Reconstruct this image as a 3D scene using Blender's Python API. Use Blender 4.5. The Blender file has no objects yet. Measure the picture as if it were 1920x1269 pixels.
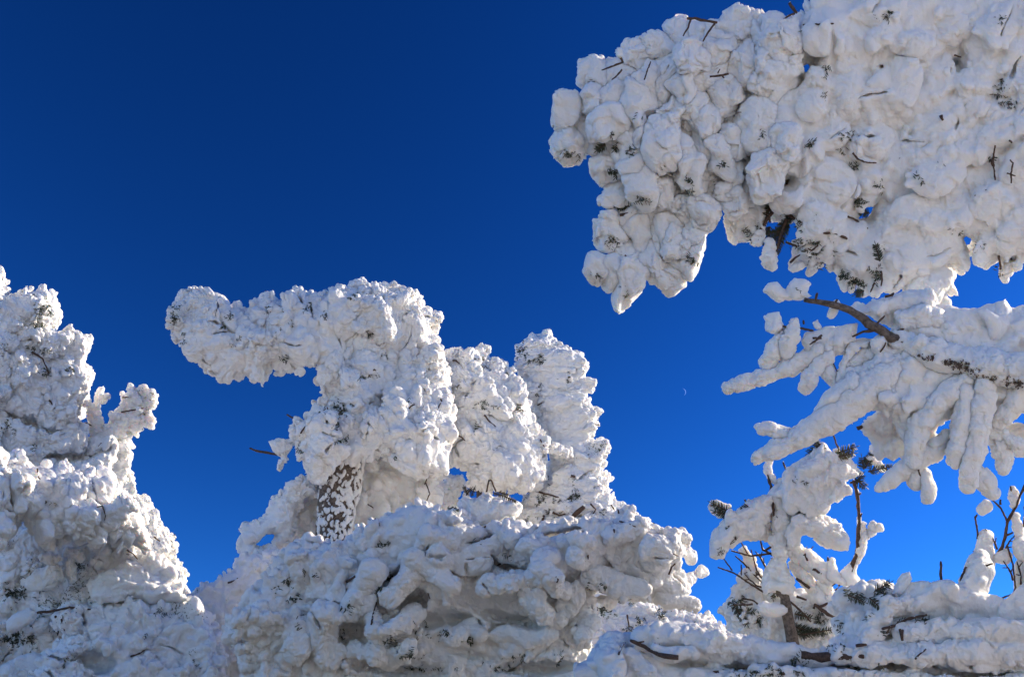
import bpy, math, random, time
import numpy as np
import openvdb
from mathutils import Vector, Matrix

T0 = time.time()
R = math.radians
sc = bpy.context.scene
col = sc.collection

# ------------------------------------------------------------------ camera
F = 1493.0            # focal length in photo pixels (photo 1920 x 1269)
CU, CV = 960.0, 634.5
PITCH = 33.0
CAM = np.array((0.0, 0.0, 1.6))
cam = bpy.data.objects.new('camera', bpy.data.cameras.new('camera'))
col.objects.link(cam)
cam.data.sensor_width = 36.0
cam.data.lens = F / 1920 * 36.0
cam.data.clip_start = 0.05
cam.data.clip_end = 6000
cam.location = CAM
cam.rotation_euler = (R(90 + PITCH), 0, 0)
sc.camera = cam

# ------------------------------------------------------------------ sky and sun
SUN_EL, SUN_AZ = 24.0, 74.0      ; SKY_AZ = 74.0     # azimuth measured from the view direction (+Y) to the right (+X)
w = bpy.data.worlds.new('World'); sc.world = w; w.use_nodes = True
nt = w.node_tree; nt.nodes.clear()
sky = nt.nodes.new('ShaderNodeTexSky'); sky.sky_type = 'NISHITA'; sky.sun_disc = False
sky.sun_elevation = R(SUN_EL); sky.sun_rotation = R(SKY_AZ)
sky.altitude = 2200; sky.air_density = 1.0; sky.dust_density = 0.25; sky.ozone_density = 4.0
hs = nt.nodes.new('ShaderNodeHueSaturation'); hs.inputs['Saturation'].default_value = 1.22
hs.inputs['Value'].default_value = 1.0
bg = nt.nodes.new('ShaderNodeBackground'); bg.inputs['Strength'].default_value = 0.050
wo = nt.nodes.new('ShaderNodeOutputWorld')
nt.links.new(sky.outputs[0], hs.inputs['Color'])
gm = nt.nodes.new('ShaderNodeGamma'); gm.inputs['Gamma'].default_value = 1.6     # polarised, deep winter sky
nt.links.new(hs.outputs[0], gm.inputs['Color']); nt.links.new(gm.outputs[0], bg.inputs['Color'])
nt.links.new(bg.outputs[0], wo.inputs['Surface'])
sl = bpy.data.lights.new('sun', 'SUN'); sl.energy = 5.0; sl.angle = R(0.53); sl.color = (1.0, 0.85, 0.63)
so = bpy.data.objects.new('sun', sl); col.objects.link(so)
sd = Vector((math.sin(R(SUN_AZ)) * math.cos(R(SUN_EL)), math.cos(R(SUN_AZ)) * math.cos(R(SUN_EL)), math.sin(R(SUN_EL))))
so.rotation_euler = sd.to_track_quat('Z', 'Y').to_euler()
sc.view_settings.view_transform = 'Standard'
sc.view_settings.look = 'None'
sc.view_settings.exposure = 0.54
sc.view_settings.gamma = 1.0
try:
    sc.cycles.use_denoising = True
    sc.cycles.max_bounces = 10; sc.cycles.diffuse_bounces = 6
except Exception: pass

# ------------------------------------------------------------------ materials
def mat(name):
    m = bpy.data.materials.new(name); m.use_nodes = True
    n = m.node_tree; b = n.nodes['Principled BSDF']
    return m, n, b
def ramp(n, fac, stops):
    r = n.nodes.new('ShaderNodeValToRGB')
    el = r.color_ramp.elements
    while len(el) < len(stops): el.new(0.5)
    for e, (p, c) in zip(el, stops):
        e.position = p; e.color = (*c, 1)
    n.links.new(fac, r.inputs[0]); return r.outputs[0]
def noise(n, scale, detail=3, rough=.5, vec=None):
    t = n.nodes.new('ShaderNodeTexNoise'); t.inputs['Scale'].default_value = scale
    t.inputs['Detail'].default_value = detail; t.inputs['Roughness'].default_value = rough
    if vec is not None: n.links.new(vec, t.inputs['Vector'])
    return t.outputs['Fac']
def bump(n, b, h, strength, dist, prev=None):
    u = n.nodes.new('ShaderNodeBump'); u.inputs['Strength'].default_value = strength
    u.inputs['Distance'].default_value = dist
    n.links.new(h, u.inputs['Height'])
    if prev is not None: n.links.new(prev, u.inputs['Normal'])
    n.links.new(u.outputs[0], b.inputs['Normal']); return u.outputs[0]
def snow_mat(name, D, sss=0.7, speck=0.0, glow=7):
    """packed snow; D = metres per 1493 photo pixels so grain keeps the size it has on each tree"""
    m, n, b = mat(name)
    g = D / F
    tc = n.nodes.new('ShaderNodeTexCoord').outputs['Object']
    if speck > 0:      # fir needles under the rime; high values also paint shade into hollow and gaps
        f = noise(n, 1 / (g * 5), 2, .7, tc); f2 = noise(n, 1 / (g * 90), 3, .6, tc)
        mx = n.nodes.new('ShaderNodeMath'); mx.operation = 'MULTIPLY'
        n.links.new(f, mx.inputs[0]); n.links.new(f2, mx.inputs[1])
        c = ramp(n, mx.outputs[0], [(0.0, (.85, .845, .83)), (.385 - .04 * speck, (.85, .845, .83)), (.44 - .04 * speck, (.16, .17, .14))])
        n.links.new(c, b.inputs['Base Color'])
    else:
        f2 = noise(n, 1 / (g * 60), 3, .6, tc)
        c = ramp(n, f2, [(.3, (.86, .85, .83)), (.7, (.82, .815, .80))])
        n.links.new(c, b.inputs['Base Color'])
    b.inputs['Roughness'].default_value = 0.65
    b.inputs['Specular IOR Level'].default_value = 0.25
    b.inputs['Subsurface Weight'].default_value = sss
    b.inputs['Subsurface Radius'].default_value = (1.0, 0.86, 0.70)
    b.inputs['Subsurface Scale'].default_value = g * glow
    p = bump(n, b, noise(n, 1 / (g * 16), 3, .6, tc), 0.6, g * 6)
    p = bump(n, b, noise(n, 1 / (g * 4.5), 3, .65, tc), 0.75, g * 2.4, p)
    return m
_sm = {}
def snow(D, speck=0.0, glow=7):
    k = (round(D, 1), speck, glow)
    if k not in _sm: _sm[k] = snow_mat('packed_snow', D, sss=.5 if glow < 5 else .75 if glow < 10 else 1.0, speck=speck, glow=glow)
    return _sm[k]
def simple(name, c1, c2, scale, rough=.8, bs=.6, bd=.003):
    m, n, b = mat(name)
    tc = n.nodes.new('ShaderNodeTexCoord').outputs['Object']
    f = noise(n, scale, 4, .65, tc)
    n.links.new(ramp(n, f, [(.35, c1), (.65, c2)]), b.inputs['Base Color'])
    b.inputs['Roughness'].default_value = rough
    bump(n, b, f, bs, bd)
    return m
M_BARK = simple('bark', (.05, .038, .030), (.22, .17, .135), 45, .9, .9, .006)
M_TWIG = simple('twig_bark', (.040, .022, .014), (.13, .075, .050), 90, .8)
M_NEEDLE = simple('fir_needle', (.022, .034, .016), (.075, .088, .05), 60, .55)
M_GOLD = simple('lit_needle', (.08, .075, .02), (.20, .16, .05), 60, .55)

# ------------------------------------------------------------------ pixel space (u, v, w) -> world
# depth along a view ray is D0 * exp(w / F): a cell of pixel space is a cube in the world
sp, cp = math.sin(R(PITCH)), math.cos(R(PITCH))
RT = np.array((1., 0., 0.)); UP = np.array((0., -sp, cp)); FW = np.array((0., cp, sp))
def to_world(p, D0):
    p = np.asarray(p, float).reshape(-1, 3)
    d = D0 * np.exp(p[:, 2] / F)
    x = (p[:, 0] - CU) / F; y = -(p[:, 1] - CV) / F
    return CAM + d[:, None] * (x[:, None] * RT + y[:, None] * UP + FW)

# ------------------------------------------------------------------ noise
def _h(ix, iy, iz, s):
    n = (ix * 73856093) ^ (iy * 19349663) ^ (iz * 83492791) ^ (s * 2654435761 & 0x7fffffff)
    n = n & 0x7fffffff
    n = (n ^ (n >> 13)) * 1274126177 & 0x7fffffff
    n = (n ^ (n >> 16)) * 668265263 & 0x7fffffff
    return ((n ^ (n >> 15)) & 0xffffff).astype(np.float32) / 16777215.0
def vnoise(p, s=0):
    i = np.floor(p).astype(np.int64); f = (p - i).astype(np.float32); f = f * f * (3 - 2 * f)
    r = 0
    for a in (0, 1):
        wa = f[:, 0] if a else 1 - f[:, 0]
        for b in (0, 1):
            wb = f[:, 1] if b else 1 - f[:, 1]
            for c in (0, 1):
                wc = f[:, 2] if c else 1 - f[:, 2]
                r = r + wa * wb * wc * _h(i[:, 0] + a, i[:, 1] + b, i[:, 2] + c, s)
    return r * 2 - 1
def worley(p, s=0):
    """squared distance to the nearest of one jittered point per cell (8 nearest cells)"""
    i = np.floor(p - 0.5).astype(np.int64); best = np.full(len(p), 9.0, np.float32)
    for a in (0, 1):
        for b in (0, 1):
            for c in (0, 1):
                ix, iy, iz = i[:, 0] + a, i[:, 1] + b, i[:, 2] + c
                q = ((ix + .5 + .8 * (_h(ix, iy, iz, s) - .5) - p[:, 0]) ** 2 +
                     (iy + .5 + .8 * (_h(ix, iy, iz, s + 7) - .5) - p[:, 1]) ** 2 +
                     (iz + .5 + .8 * (_h(ix, iy, iz, s + 13) - .5) - p[:, 2]) ** 2)
                best = np.minimum(best, q)
    return best
def chips(p, s=0):
    """every Voronoi cell is a slightly tilted, slightly raised plate: steps and cracks at the cell borders"""
    i = np.floor(p - 0.5).astype(np.int64); best = np.full(len(p), 9.0, np.float32); val = np.zeros(len(p), np.float32)
    for a in (0, 1):
        for b in (0, 1):
            for c in (0, 1):
                ix, iy, iz = i[:, 0] + a, i[:, 1] + b, i[:, 2] + c
                dx = p[:, 0] - (ix + .5 + .8 * (_h(ix, iy, iz, s) - .5)); dy = p[:, 1] - (iy + .5 + .8 * (_h(ix, iy, iz, s + 7) - .5)); dz = p[:, 2] - (iz + .5 + .8 * (_h(ix, iy, iz, s + 13) - .5))
                q = dx * dx + dy * dy + dz * dz
                t = dx * (_h(ix, iy, iz, s + 3) - .5) + dy * (_h(ix, iy, iz, s + 4) - .5) + dz * (_h(ix, iy, iz, s + 5) - .5)
                v = 2.0 * t + .8 * (_h(ix, iy, iz, s + 9) - .5) - .5 * q
                m = q < best; val = np.where(m, v, val); best = np.where(m, q, best)
    return val
def rot2(x, y, deg):
    a = R(deg); c, s = math.cos(a), math.sin(a)
    return x * c + y * s, -x * s + y * c

# ------------------------------------------------------------------ linking helpers
def thing(name, label, cat, base, group=None):
    o = bpy.data.objects.new(name, None); col.objects.link(o)
    o.location = base; o['label'] = label; o['category'] = cat; o.empty_display_size = .2
    if group: o['group'] = group
    return o
def link_mesh(name, V, faces, m, parent=None, label=None):
    me = bpy.data.meshes.new(name)
    V = np.asarray(V, np.float32)
    if parent is not None: V = V - np.array(parent.location, np.float32)
    if isinstance(faces, np.ndarray):
        nf, k = faces.shape
        me.vertices.add(len(V)); me.vertices.foreach_set('co', V.ravel())
        me.loops.add(nf * k); me.loops.foreach_set('vertex_index', faces.astype(np.int32).ravel())
        me.polygons.add(nf); me.polygons.foreach_set('loop_start', np.arange(0, nf * k, k, dtype=np.int32))
        me.update(calc_edges=True)
    else:
        me.from_pydata([tuple(v) for v in V], [], faces)
    me.validate(); me.shade_smooth()
    me.materials.append(m)
    o = bpy.data.objects.new(name, me); col.objects.link(o)
    if parent is not None: o.parent = parent
    if label: o['label'] = label
    return o

# ------------------------------------------------------------------ snow bodies as distance fields in pixel space
def poly_sdf(poly, U, V):
    P = np.array(poly, np.float32); Q = np.roll(P, -1, 0)
    d = np.full(U.shape, 1e9, np.float32); ins = np.zeros(U.shape, bool)
    for (ax, ay), (bx, by) in zip(P, Q):
        ex, ey = bx - ax, by - ay
        t = np.clip(((U - ax) * ex + (V - ay) * ey) / max(ex * ex + ey * ey, 1e-6), 0, 1)
        d = np.minimum(d, (U - ax - t * ex) ** 2 + (V - ay - t * ey) ** 2)
        c = (ay > V) != (by > V)
        with np.errstate(divide='ignore', invalid='ignore'):
            x = ax + (V - ay) * ex / (ey if ey else 1e-6)
        ins ^= c & (U < x)
    d = np.sqrt(d)
    return np.where(ins, d, -d)

VS = 0.74      # overall fineness of the snow surfaces
class Field:
    def __init__(s, box, D0, vox=2.5, seed=1):
        vox = vox * VS; s.vox, s.D0 = vox, D0
        s.lo = np.array(box[0::2], np.float32); hi = np.array(box[1::2], np.float32)
        s.n = np.ceil((hi - s.lo) / vox).astype(int) + 1
        s.f = np.full(tuple(s.n), 60.0, np.float32)
        s.rng = np.random.RandomState(seed); s.seed = seed
        s.ax = [s.lo[i] + vox * np.arange(s.n[i], dtype=np.float32) for i in range(3)]
        s.d2 = None
    def _sub(s, c, r):
        i0 = np.maximum(np.floor((np.array(c) - r - s.lo) / s.vox).astype(int), 0)
        i1 = np.minimum(np.ceil((np.array(c) + r - s.lo) / s.vox).astype(int) + 1, s.n)
        if np.any(i1 <= i0): return None
        sl_ = tuple(slice(a, b) for a, b in zip(i0, i1))
        g = [s.ax[0][sl_[0]][:, None, None] - c[0], s.ax[1][sl_[1]][None, :, None] - c[1], s.ax[2][sl_[2]][None, None, :] - c[2]]
        return sl_, g
    def _merge(s, sl_, d, k, cut=False):
        a = s.f[sl_]
        if cut:
            h = np.clip(.5 - .5 * (a + d) / max(k, .01), 0, 1)
            s.f[sl_] = a * (1 - h) - d * h + k * h * (1 - h)
        else:
            h = np.maximum(k - np.abs(a - d), 0) / max(k, .01)
            s.f[sl_] = np.minimum(a, d) - h * h * k * .25
    def slab(s, poly, T, Rr=30, shrink=0, w0=0, tilt=(0, 0), amp=0, nscale=130, holes=()):
        U, V = np.meshgrid(s.ax[0], s.ax[1], indexing='ij')
        d = poly_sdf(poly, U, V)
        for h in holes: d = np.minimum(d, -poly_sdf(h, U, V))
        s.d2 = d
        q = np.stack([U.ravel() / nscale, V.ravel() / nscale, np.full(U.size, 3.3)], 1)
        nz = (vnoise(q, s.seed) + .5 * vnoise(q * 2.1, s.seed + 3)).reshape(U.shape)
        c = (np.min(poly, 0) + np.max(poly, 0)) / 2
        wc = w0 + tilt[0] * (U - c[0]) + tilt[1] * (V - c[1]) + amp * nz
        Rr = min(Rr, T)
        qx = (Rr - (d - shrink))[:, :, None]
        qy = np.abs(s.ax[2][None, None, :] - wc[:, :, None]) - (T - Rr)
        f = np.sqrt(np.maximum(qx, 0) ** 2 + np.maximum(qy, 0) ** 2) + np.minimum(np.maximum(qx, qy), 0) - Rr
        s.f = np.minimum(s.f, f)
        return s
    def ell(s, c, r, ang=0, k=4, cut=False, tilt=0):
        r = np.array(r, np.float32)
        m = r.max() + k + 3 * s.vox
        q = s._sub(c, m)
        if q is None: return
        sl_, (x, y, z) = q
        if tilt:
            y, z = rot2(y, z, tilt)
        x, y = rot2(x, y, ang)
        x, y, z = x / r[0], y / r[1], z / r[2]
        k0 = np.sqrt(x * x + y * y + z * z) + 1e-4
        k1 = np.sqrt((x / r[0]) ** 2 + (y / r[1]) ** 2 + (z / r[2]) ** 2) + 1e-5
        s._merge(sl_, k0 * (k0 - 1) / k1, k, cut)
    def cap(s, pts, k=5, flat=1.0):
        """chain of tapered capsules; pts = (u, v, w, r)"""
        for a, b in zip(pts[:-1], pts[1:]):
            a, b = np.array(a, float), np.array(b, float)
            c = (a[:3] + b[:3]) / 2; m = np.abs(a[:3] - b[:3]).max() / 2 + max(a[3], b[3]) + k + 3 * s.vox
            q = s._sub(c, m)
            if q is None: continue
            sl_, g = q
            e = b[:3] - a[:3]; o = a[:3] - c
            L = max((e * e).sum(), 1e-6)
            p = [g[i] - o[i] for i in range(3)]
            t = np.clip((p[0] * e[0] + p[1] * e[1] + p[2] * e[2]) / L, 0, 1)
            d = np.sqrt((p[0] - t * e[0]) ** 2 + (p[1] - t * e[1]) ** 2 + (p[2] - t * e[2]) ** 2) - (a[3] + (b[3] - a[3]) * t)
            s._merge(sl_, d, k)
    def front(s, u, v, back=False, default=None):
        iu = np.clip(np.round((np.asarray(u) - s.lo[0]) / s.vox).astype(int), 0, s.n[0] - 1)
        iv = np.clip(np.round((np.asarray(v) - s.lo[1]) / s.vox).astype(int), 0, s.n[1] - 1)
        c = s.f[iu, iv, :] < 0
        if back: c = c[..., ::-1]
        i = c.argmax(-1); ok = c.any(-1)
        if back: i = s.n[2] - 1 - i
        return s.ax[2][i], ok
    def lumps(s, spacing, r, k=4, elong=1.0, ang=0, aj=40, jit=.38, inset=.55, sink=.25, back=True, prob=1.0, where=None, flatw=.85):
        """a layer of rounded snow clumps over the current surface, never reaching past the outline"""
        hx, hy = spacing, spacing * .87
        us, vs = [], []
        for j, v in enumerate(np.arange(s.ax[1][0], s.ax[1][-1], hy)):
            for u in np.arange(s.ax[0][0] + (j % 2) * hx / 2, s.ax[0][-1], hx):
                us.append(u); vs.append(v)
        us = np.array(us); vs = np.array(vs)
        us = us + s.rng.uniform(-jit, jit, len(us)) * spacing; vs = vs + s.rng.uniform(-jit, jit, len(vs)) * spacing
        keep = s.rng.rand(len(us)) < prob
        if where is not None: keep &= poly_sdf(where, us, vs) > 0
        for bk in ((False, True) if back else (False,)):
            w_, ok = s.front(us, vs, bk)
            rr = r[0] + (r[1] - r[0]) * s.rng.rand(len(us)) ** 1.5
            iu = np.clip(((us - s.lo[0]) / s.vox).astype(int), 0, s.n[0] - 1); iv = np.clip(((vs - s.lo[1]) / s.vox).astype(int), 0, s.n[1] - 1)
            dd = s.d2[iu, iv] if s.d2 is not None else np.full(len(us), 99.)
            sel = np.nonzero(ok & keep & (dd > inset * r[0]))[0]
            s.rng.shuffle(sel)
            for i in sel:
                q = min(rr[i], max(dd[i] / inset, 3)); e = math.sqrt(elong * s.rng.uniform(.75, 1.3))
                z = w_[i] + (-1 if bk else 1) * q * sink
                s.ell((us[i], vs[i], z), (q / e, q * e, q * flatw), ang + s.rng.uniform(-aj, aj), k, tilt=s.rng.uniform(-25, 25))
        return s
    def rim(s, poly, r=(4, 9), step=.9, droop=1.25, k=2):
        """small lumps hanging all round the outline"""
        P = np.array(poly, float); Q = np.roll(P, -1, 0)
        ar = .5 * (P[:, 0] * Q[:, 1] - Q[:, 0] * P[:, 1]).sum()
        for a, b in zip(P, Q):
            L = np.hypot(*(b - a)); nx, ny = (b - a)[1] / max(L, .1), -(b - a)[0] / max(L, .1)
            if ar > 0: nx, ny = -nx, -ny
            for i in range(max(1, int(L / (r[0] + r[1]) / step * 2))):
                t = s.rng.rand(); q = r[0] + (r[1] - r[0]) * s.rng.rand() ** 1.6
                u, v = a + (b - a) * t; ui, vi = u + nx * (q * .9 + 4), v + ny * (q * .9 + 4)
                f1, ok = s.front(np.array([ui]), np.array([vi])); f2, _ = s.front(np.array([ui]), np.array([vi]), True)
                if not ok[0]: continue
                z = f1[0] + (f2[0] - f1[0]) * s.rng.rand() * .7 + q * .3
                s.ell((u + nx * q * s.rng.uniform(.5, 1.2), v + ny * q * s.rng.uniform(.5, 1.2), z), (q * .85, q * droop, q), s.rng.uniform(-35, 35), k)
        return s
    def cracks(s, n, length=(14, 34), width=(2.0, 3.6), depth=(12, 26), ang=0, aj=80, where=None):
        """thin deep gaps between clumps"""
        u = s.rng.uniform(s.ax[0][0], s.ax[0][-1], n * 3); v = s.rng.uniform(s.ax[1][0], s.ax[1][-1], n * 3)
        w_, ok = s.front(u, v)
        if where is not None: ok &= poly_sdf(where, u, v) > 0
        for i in np.nonzero(ok)[0][:n]:
            s.ell((u[i], v[i], w_[i] + 2), (s.rng.uniform(*length), s.rng.uniform(*width), s.rng.uniform(*depth)), ang + s.rng.uniform(-aj, aj), 3, cut=True, tilt=s.rng.uniform(-30, 30))
        return s
    def mesh(s, name, parent, m, billow=((26, 5.0), (11, 2.2)), fine=(5, .8), stretch=(1, 1, 1), sang=0, label=None, chip=((34, 3.4), (13, 2.0)), warp=((48, 8.0), (19, 3.2))):
        f = s.f.copy()
        for a in range(3):
            ix = [slice(None)] * 3
            for e in (0, -1):
                ix[a] = e; f[tuple(ix)] = np.maximum(f[tuple(ix)], 1.0)
        G = openvdb.FloatGrid(); G.background = 3 * s.vox
        G.copyFromArray(np.clip(f, -3 * s.vox, 3 * s.vox), tolerance=0.0)
        p, q = G.convertToQuads(0.0)
        if len(p) == 0: return None
        q = np.asarray(q).astype(np.int64)
        P = np.asarray(p, np.float32) * s.vox + s.lo
        # drop crumbs: keep islands with a fair number of vertices
        lab = np.arange(len(P))
        for _ in range(60):
            ml = lab[q].min(1); new = lab.copy()
            for c in range(4): np.minimum.at(new, q[:, c], ml)
            new = new[new]
            if (new == lab).all(): break
            lab = new
        cnt = np.bincount(lab, minlength=len(P))
        keepv = cnt[lab] > 60
        fk = keepv[q].all(1); q = q[fk]
        idx = -np.ones(len(P), np.int64); idx[keepv] = np.arange(keepv.sum()); P = P[keepv]; q = idx[q]
        def normals(P):
            n = np.cross(P[q[:, 2]] - P[q[:, 0]], P[q[:, 3]] - P[q[:, 1]])
            N = np.stack([np.bincount(q.ravel(), np.repeat(n[:, a], 4), len(P)) for a in range(3)], 1)
            return N / (np.linalg.norm(N, axis=1)[:, None] + 1e-9)
        N = normals(P)
        # outward check
        S = P.copy(); S[:, 0], S[:, 1] = rot2(P[:, 0], P[:, 1], sang)
        S = S / np.array(stretch, np.float32)
        wv = S + 6 * np.stack([vnoise(S / 22, 91), vnoise(S / 22, 92), vnoise(S / 22, 93)], 1)
        disp = np.zeros(len(P), np.float32); rough = np.clip(1.0 + .95 * vnoise(S / 70, 61) + .3 * vnoise(S / 30, 62), .3, 1.6)
        for j, (sc_, am) in enumerate(billow):
            disp += am * (.45 - np.minimum(worley(wv / sc_, s.seed + 31 * j), .9)) * 1.6
        for j, (sc_, am) in enumerate(chip or ()):
            disp += am * chips(wv / sc_, s.seed + 57 * j)
        if fine: disp += fine[1] * vnoise(wv / fine[0], 5)
        sgn = OUT * rough
        P0 = P.copy(); P = P + N * (disp * sgn)[:, None]
        for sc_, am in warp or ():
            P = P + am * np.stack([vnoise(P0 / sc_, 71), vnoise(P0 / sc_, 72), vnoise(P0 / sc_, 73)], 1)
        Wd = to_world(P, s.D0)
        return link_mesh(name, Wd, q[:, ::FLIP], m, parent, label)
def _orient():
    F_ = Field((0, 60, 0, 60, -30, 30), 5, 2.5); F_.ell((30, 30, 0), (20, 20, 20))
    G = openvdb.FloatGrid(); G.background = 7.5; G.copyFromArray(np.clip(F_.f, -7.5, 7.5), tolerance=0.0)
    p, q = G.convertToQuads(0.0); q = q.astype(int); P = p * 2.5 + F_.lo
    n = np.cross(P[q[:, 2]] - P[q[:, 0]], P[q[:, 3]] - P[q[:, 1]]); c = P[q].mean(1) - P.mean(0)
    return 1.0 if (n * c).sum() > 0 else -1.0
OUT = _orient()
# pixel space (u right, v down, w away) is right-handed like the world basis (RT, -UP, FW): RT x -UP = FW
FLIP = 1 if OUT > 0 else -1

def box_of(poly, pad=14, w=(-90, 90)):
    a = np.array(poly); lo = a.min(0) - pad; hi = a.max(0) + pad
    return (lo[0], hi[0], lo[1], hi[1], w[0], w[1])

# ------------------------------------------------------------------ wood and needles
def tube(name, pts, D0, m, parent, sides=7, knob=.18, world=False, seed=0, label=None):
    """pts = (u, v, w, radius) in pixel space, or (x, y, z, r) in metres when world"""
    rnd = random.Random(seed + len(pts)); P = np.array(pts, float)
    if not world:
        d = D0 * np.exp(P[:, 2] / F); C = to_world(P[:, :3], D0); r = P[:, 3] * d / F
    else: C, r = P[:, :3], P[:, 3]
    # resample
    Q, rr = [], []
    for i in range(len(C) - 1):
        L = np.linalg.norm(C[i + 1] - C[i]); n = max(2, min(14, int(L / (2.2 * max(r[i], 1e-4)))))
        for j in range(n):
            t = j / n
            Q.append(C[i] * (1 - t) + C[i + 1] * t + np.array([rnd.uniform(-.25, .25) * r[i] for _ in range(3)]) * (1 if i + j else 0)); rr.append((r[i] * (1 - t) + r[i + 1] * t) * (1 + rnd.uniform(-knob, knob)))
    Q.append(C[-1]); rr.append(r[-1] * .8); Q = np.array(Q)
    V, Fc = [], []
    ref = np.array((.31, .22, .93))
    for i in range(len(Q)):
        t = Q[min(i + 1, len(Q) - 1)] - Q[max(i - 1, 0)]; t = t / (np.linalg.norm(t) + 1e-9)
        a = np.cross(t, ref); a /= np.linalg.norm(a) + 1e-9; b = np.cross(t, a)
        for k in range(sides):
            an = 2 * math.pi * k / sides; V.append(Q[i] + rr[i] * (1 + rnd.uniform(-.1, .1)) * (a * math.cos(an) + b * math.sin(an)))
    for i in range(len(Q) - 1):
        for k in range(sides):
            k2 = (k + 1) % sides
            Fc.append((i * sides + k, i * sides + k2, (i + 1) * sides + k2, (i + 1) * sides + k))
    Fc.append(tuple(range(sides))[::-1]); Fc.append(tuple((len(Q) - 1) * sides + k for k in range(sides)))
    return link_mesh(name, np.array(V), Fc, m, parent, label)

class Spikes:
    """many needles of one tuft or spray, joined into one mesh"""
    def __init__(s, D0): s.V, s.F, s.D0 = [], [], D0
    def add(s, p, d, L, r):
        p = np.array(p, float); d = np.array(d, float); d /= np.linalg.norm(d) + 1e-9
        a = np.cross(d, (.3, .5, .8)); a /= np.linalg.norm(a) + 1e-9; b = np.cross(d, a); i = len(s.V)
        for t, q in ((0, .7), (.6, 1.0)):
            for k in range(3):
                an = 2.1 * k; s.V.append(p + d * L * t + r * q * (a * math.cos(an) + b * math.sin(an)))
        s.V.append(p + d * L)
        for k in range(3):
            k2 = (k + 1) % 3; s.F += [(i + k, i + k2, i + 3 + k2, i + 3 + k), (i + 3 + k, i + 3 + k2, i + 6)]
    def build(s, name, m, parent, label=None):
        if s.V: return link_mesh(name, to_world(np.array(s.V), s.D0), s.F, m, parent, label)

def tuft(fl, parent, u, v, ru, rv, n, L=9, r=.8, m=None, lean=(0, .35), seed=0, out=.6):
    n = int(n * 1.15); r = r * 1.05
    """dark fir needles poking out of the snow over an oval patch of field fl"""
    rnd = np.random.RandomState(int(u * 7 + v * 13) % 99991 + seed)
    sp_ = Spikes(fl.D0)
    # needles sit in little fans along a few hidden shoots
    sh = [(rnd.normal(0, .38, 2), rnd.uniform(0, 2 * math.pi)) for _ in range(max(2, n // 9))]
    for i in range(n):
        c, a = sh[rnd.randint(len(sh))]; t = rnd.uniform(-1, 1) * 8
        uu = u + c[0] * ru + math.cos(a) * t; vv = v + c[1] * rv + math.sin(a) * t
        w_, ok = fl.front(np.array([uu]), np.array([vv]))
        if not ok[0]: continue
        b = a + rnd.choice((-1, 1)) * rnd.uniform(.7, 1.2)
        sp_.add((uu, vv, w_[0] - 1.0 + rnd.uniform(-1, 2)), (math.cos(b) + lean[0], math.sin(b) + lean[1], -out * rnd.uniform(.2, 1.4)), L * rnd.uniform(.55, 1.1), r)
    return sp_.build('needles', m or M_NEEDLE, parent)

def spray(D0, parent, a, b, L=12, r=.9, m=None, dens=1.0, seed=0, stem=1.6, roll=.25):
    """fir shoot from a to b (u, v, w) with two ranks of needles"""
    rnd = np.random.RandomState(seed + int(a[0])); a, b = np.array(a, float), np.array(b, float)
    d = b - a; n = int(np.linalg.norm(d) / 2.0 * dens) + 3; t0 = d / np.linalg.norm(d)
    side = np.cross(t0, (0, 0, 1)); side /= np.linalg.norm(side); nrm = np.cross(t0, side)
    s_ = Spikes(D0)
    for i in range(n):
        t = (i + rnd.rand()) / n; p = a + d * t
        for sg in (-1, 1):
            dd = sg * side + t0 * rnd.uniform(.35, .9) + nrm * rnd.normal(0, roll)
            s_.add(p, dd, L * (1 - .35 * t * t) * rnd.uniform(.75, 1.1), r)
    s_.add(b, t0, L * .8, r)
    o = s_.build('needle_spray', m or M_NEEDLE, parent)
    st = tube('twig', [(*a, stem), (*b, stem * .6)], D0, M_TWIG, None, 5, seed=seed)
    st.parent = o
    st.location = -np.array(parent.location)
    st.name = 'stem'
    return o

def frost(pts, D0, parent, seed=0, prob=.6):
    """a lumpy line of rime lying along the upper side of a bare twig"""
    rnd = random.Random(seed * 31 + int(pts[0][0]))
    if rnd.random() > prob: return
    a = rnd.randint(0, len(pts) - 2); q = [pts[a], pts[a + 1]] if rnd.random() < .5 else pts
    P = [(u + .2 * r, v - .75 * r, w_ + .5 * r, r * .85) for u, v, w_, r in q]
    P[0] = (*P[0][:3], P[0][3] * .4); P[-1] = (*P[-1][:3], P[-1][3] * .4)
    tube('twig_frost', P, D0, snow(D0), parent, 7, .45, seed=seed)
def twigs(fl, parent, lst, off=3, name='twig', m=None, D0=None):
    for i, t in enumerate(lst):
        pts, r0, r1 = t[0], t[1], t[2]
        n = len(pts); out = []
        P = np.array(pts, float)
        if P.shape[1] == 2:
            w_, ok = fl.front(P[:, 0], P[:, 1])
            if not ok.any(): w_ = np.zeros(n)
            else: w_ = np.where(ok, w_, w_[ok].mean())
            w_ = w_ - off - (t[3] if len(t) > 3 else 0)
        else: w_ = P[:, 2]
        for j in range(n): out.append((P[j, 0], P[j, 1], w_[j], r0 + (r1 - r0) * j / (n - 1)))
        tw_ = tube(name, out, D0 or fl.D0, m or M_TWIG, parent, 6, seed=i * 17 + int(P[0, 0]))
        frost(out, D0 or fl.D0, parent, i)

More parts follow.
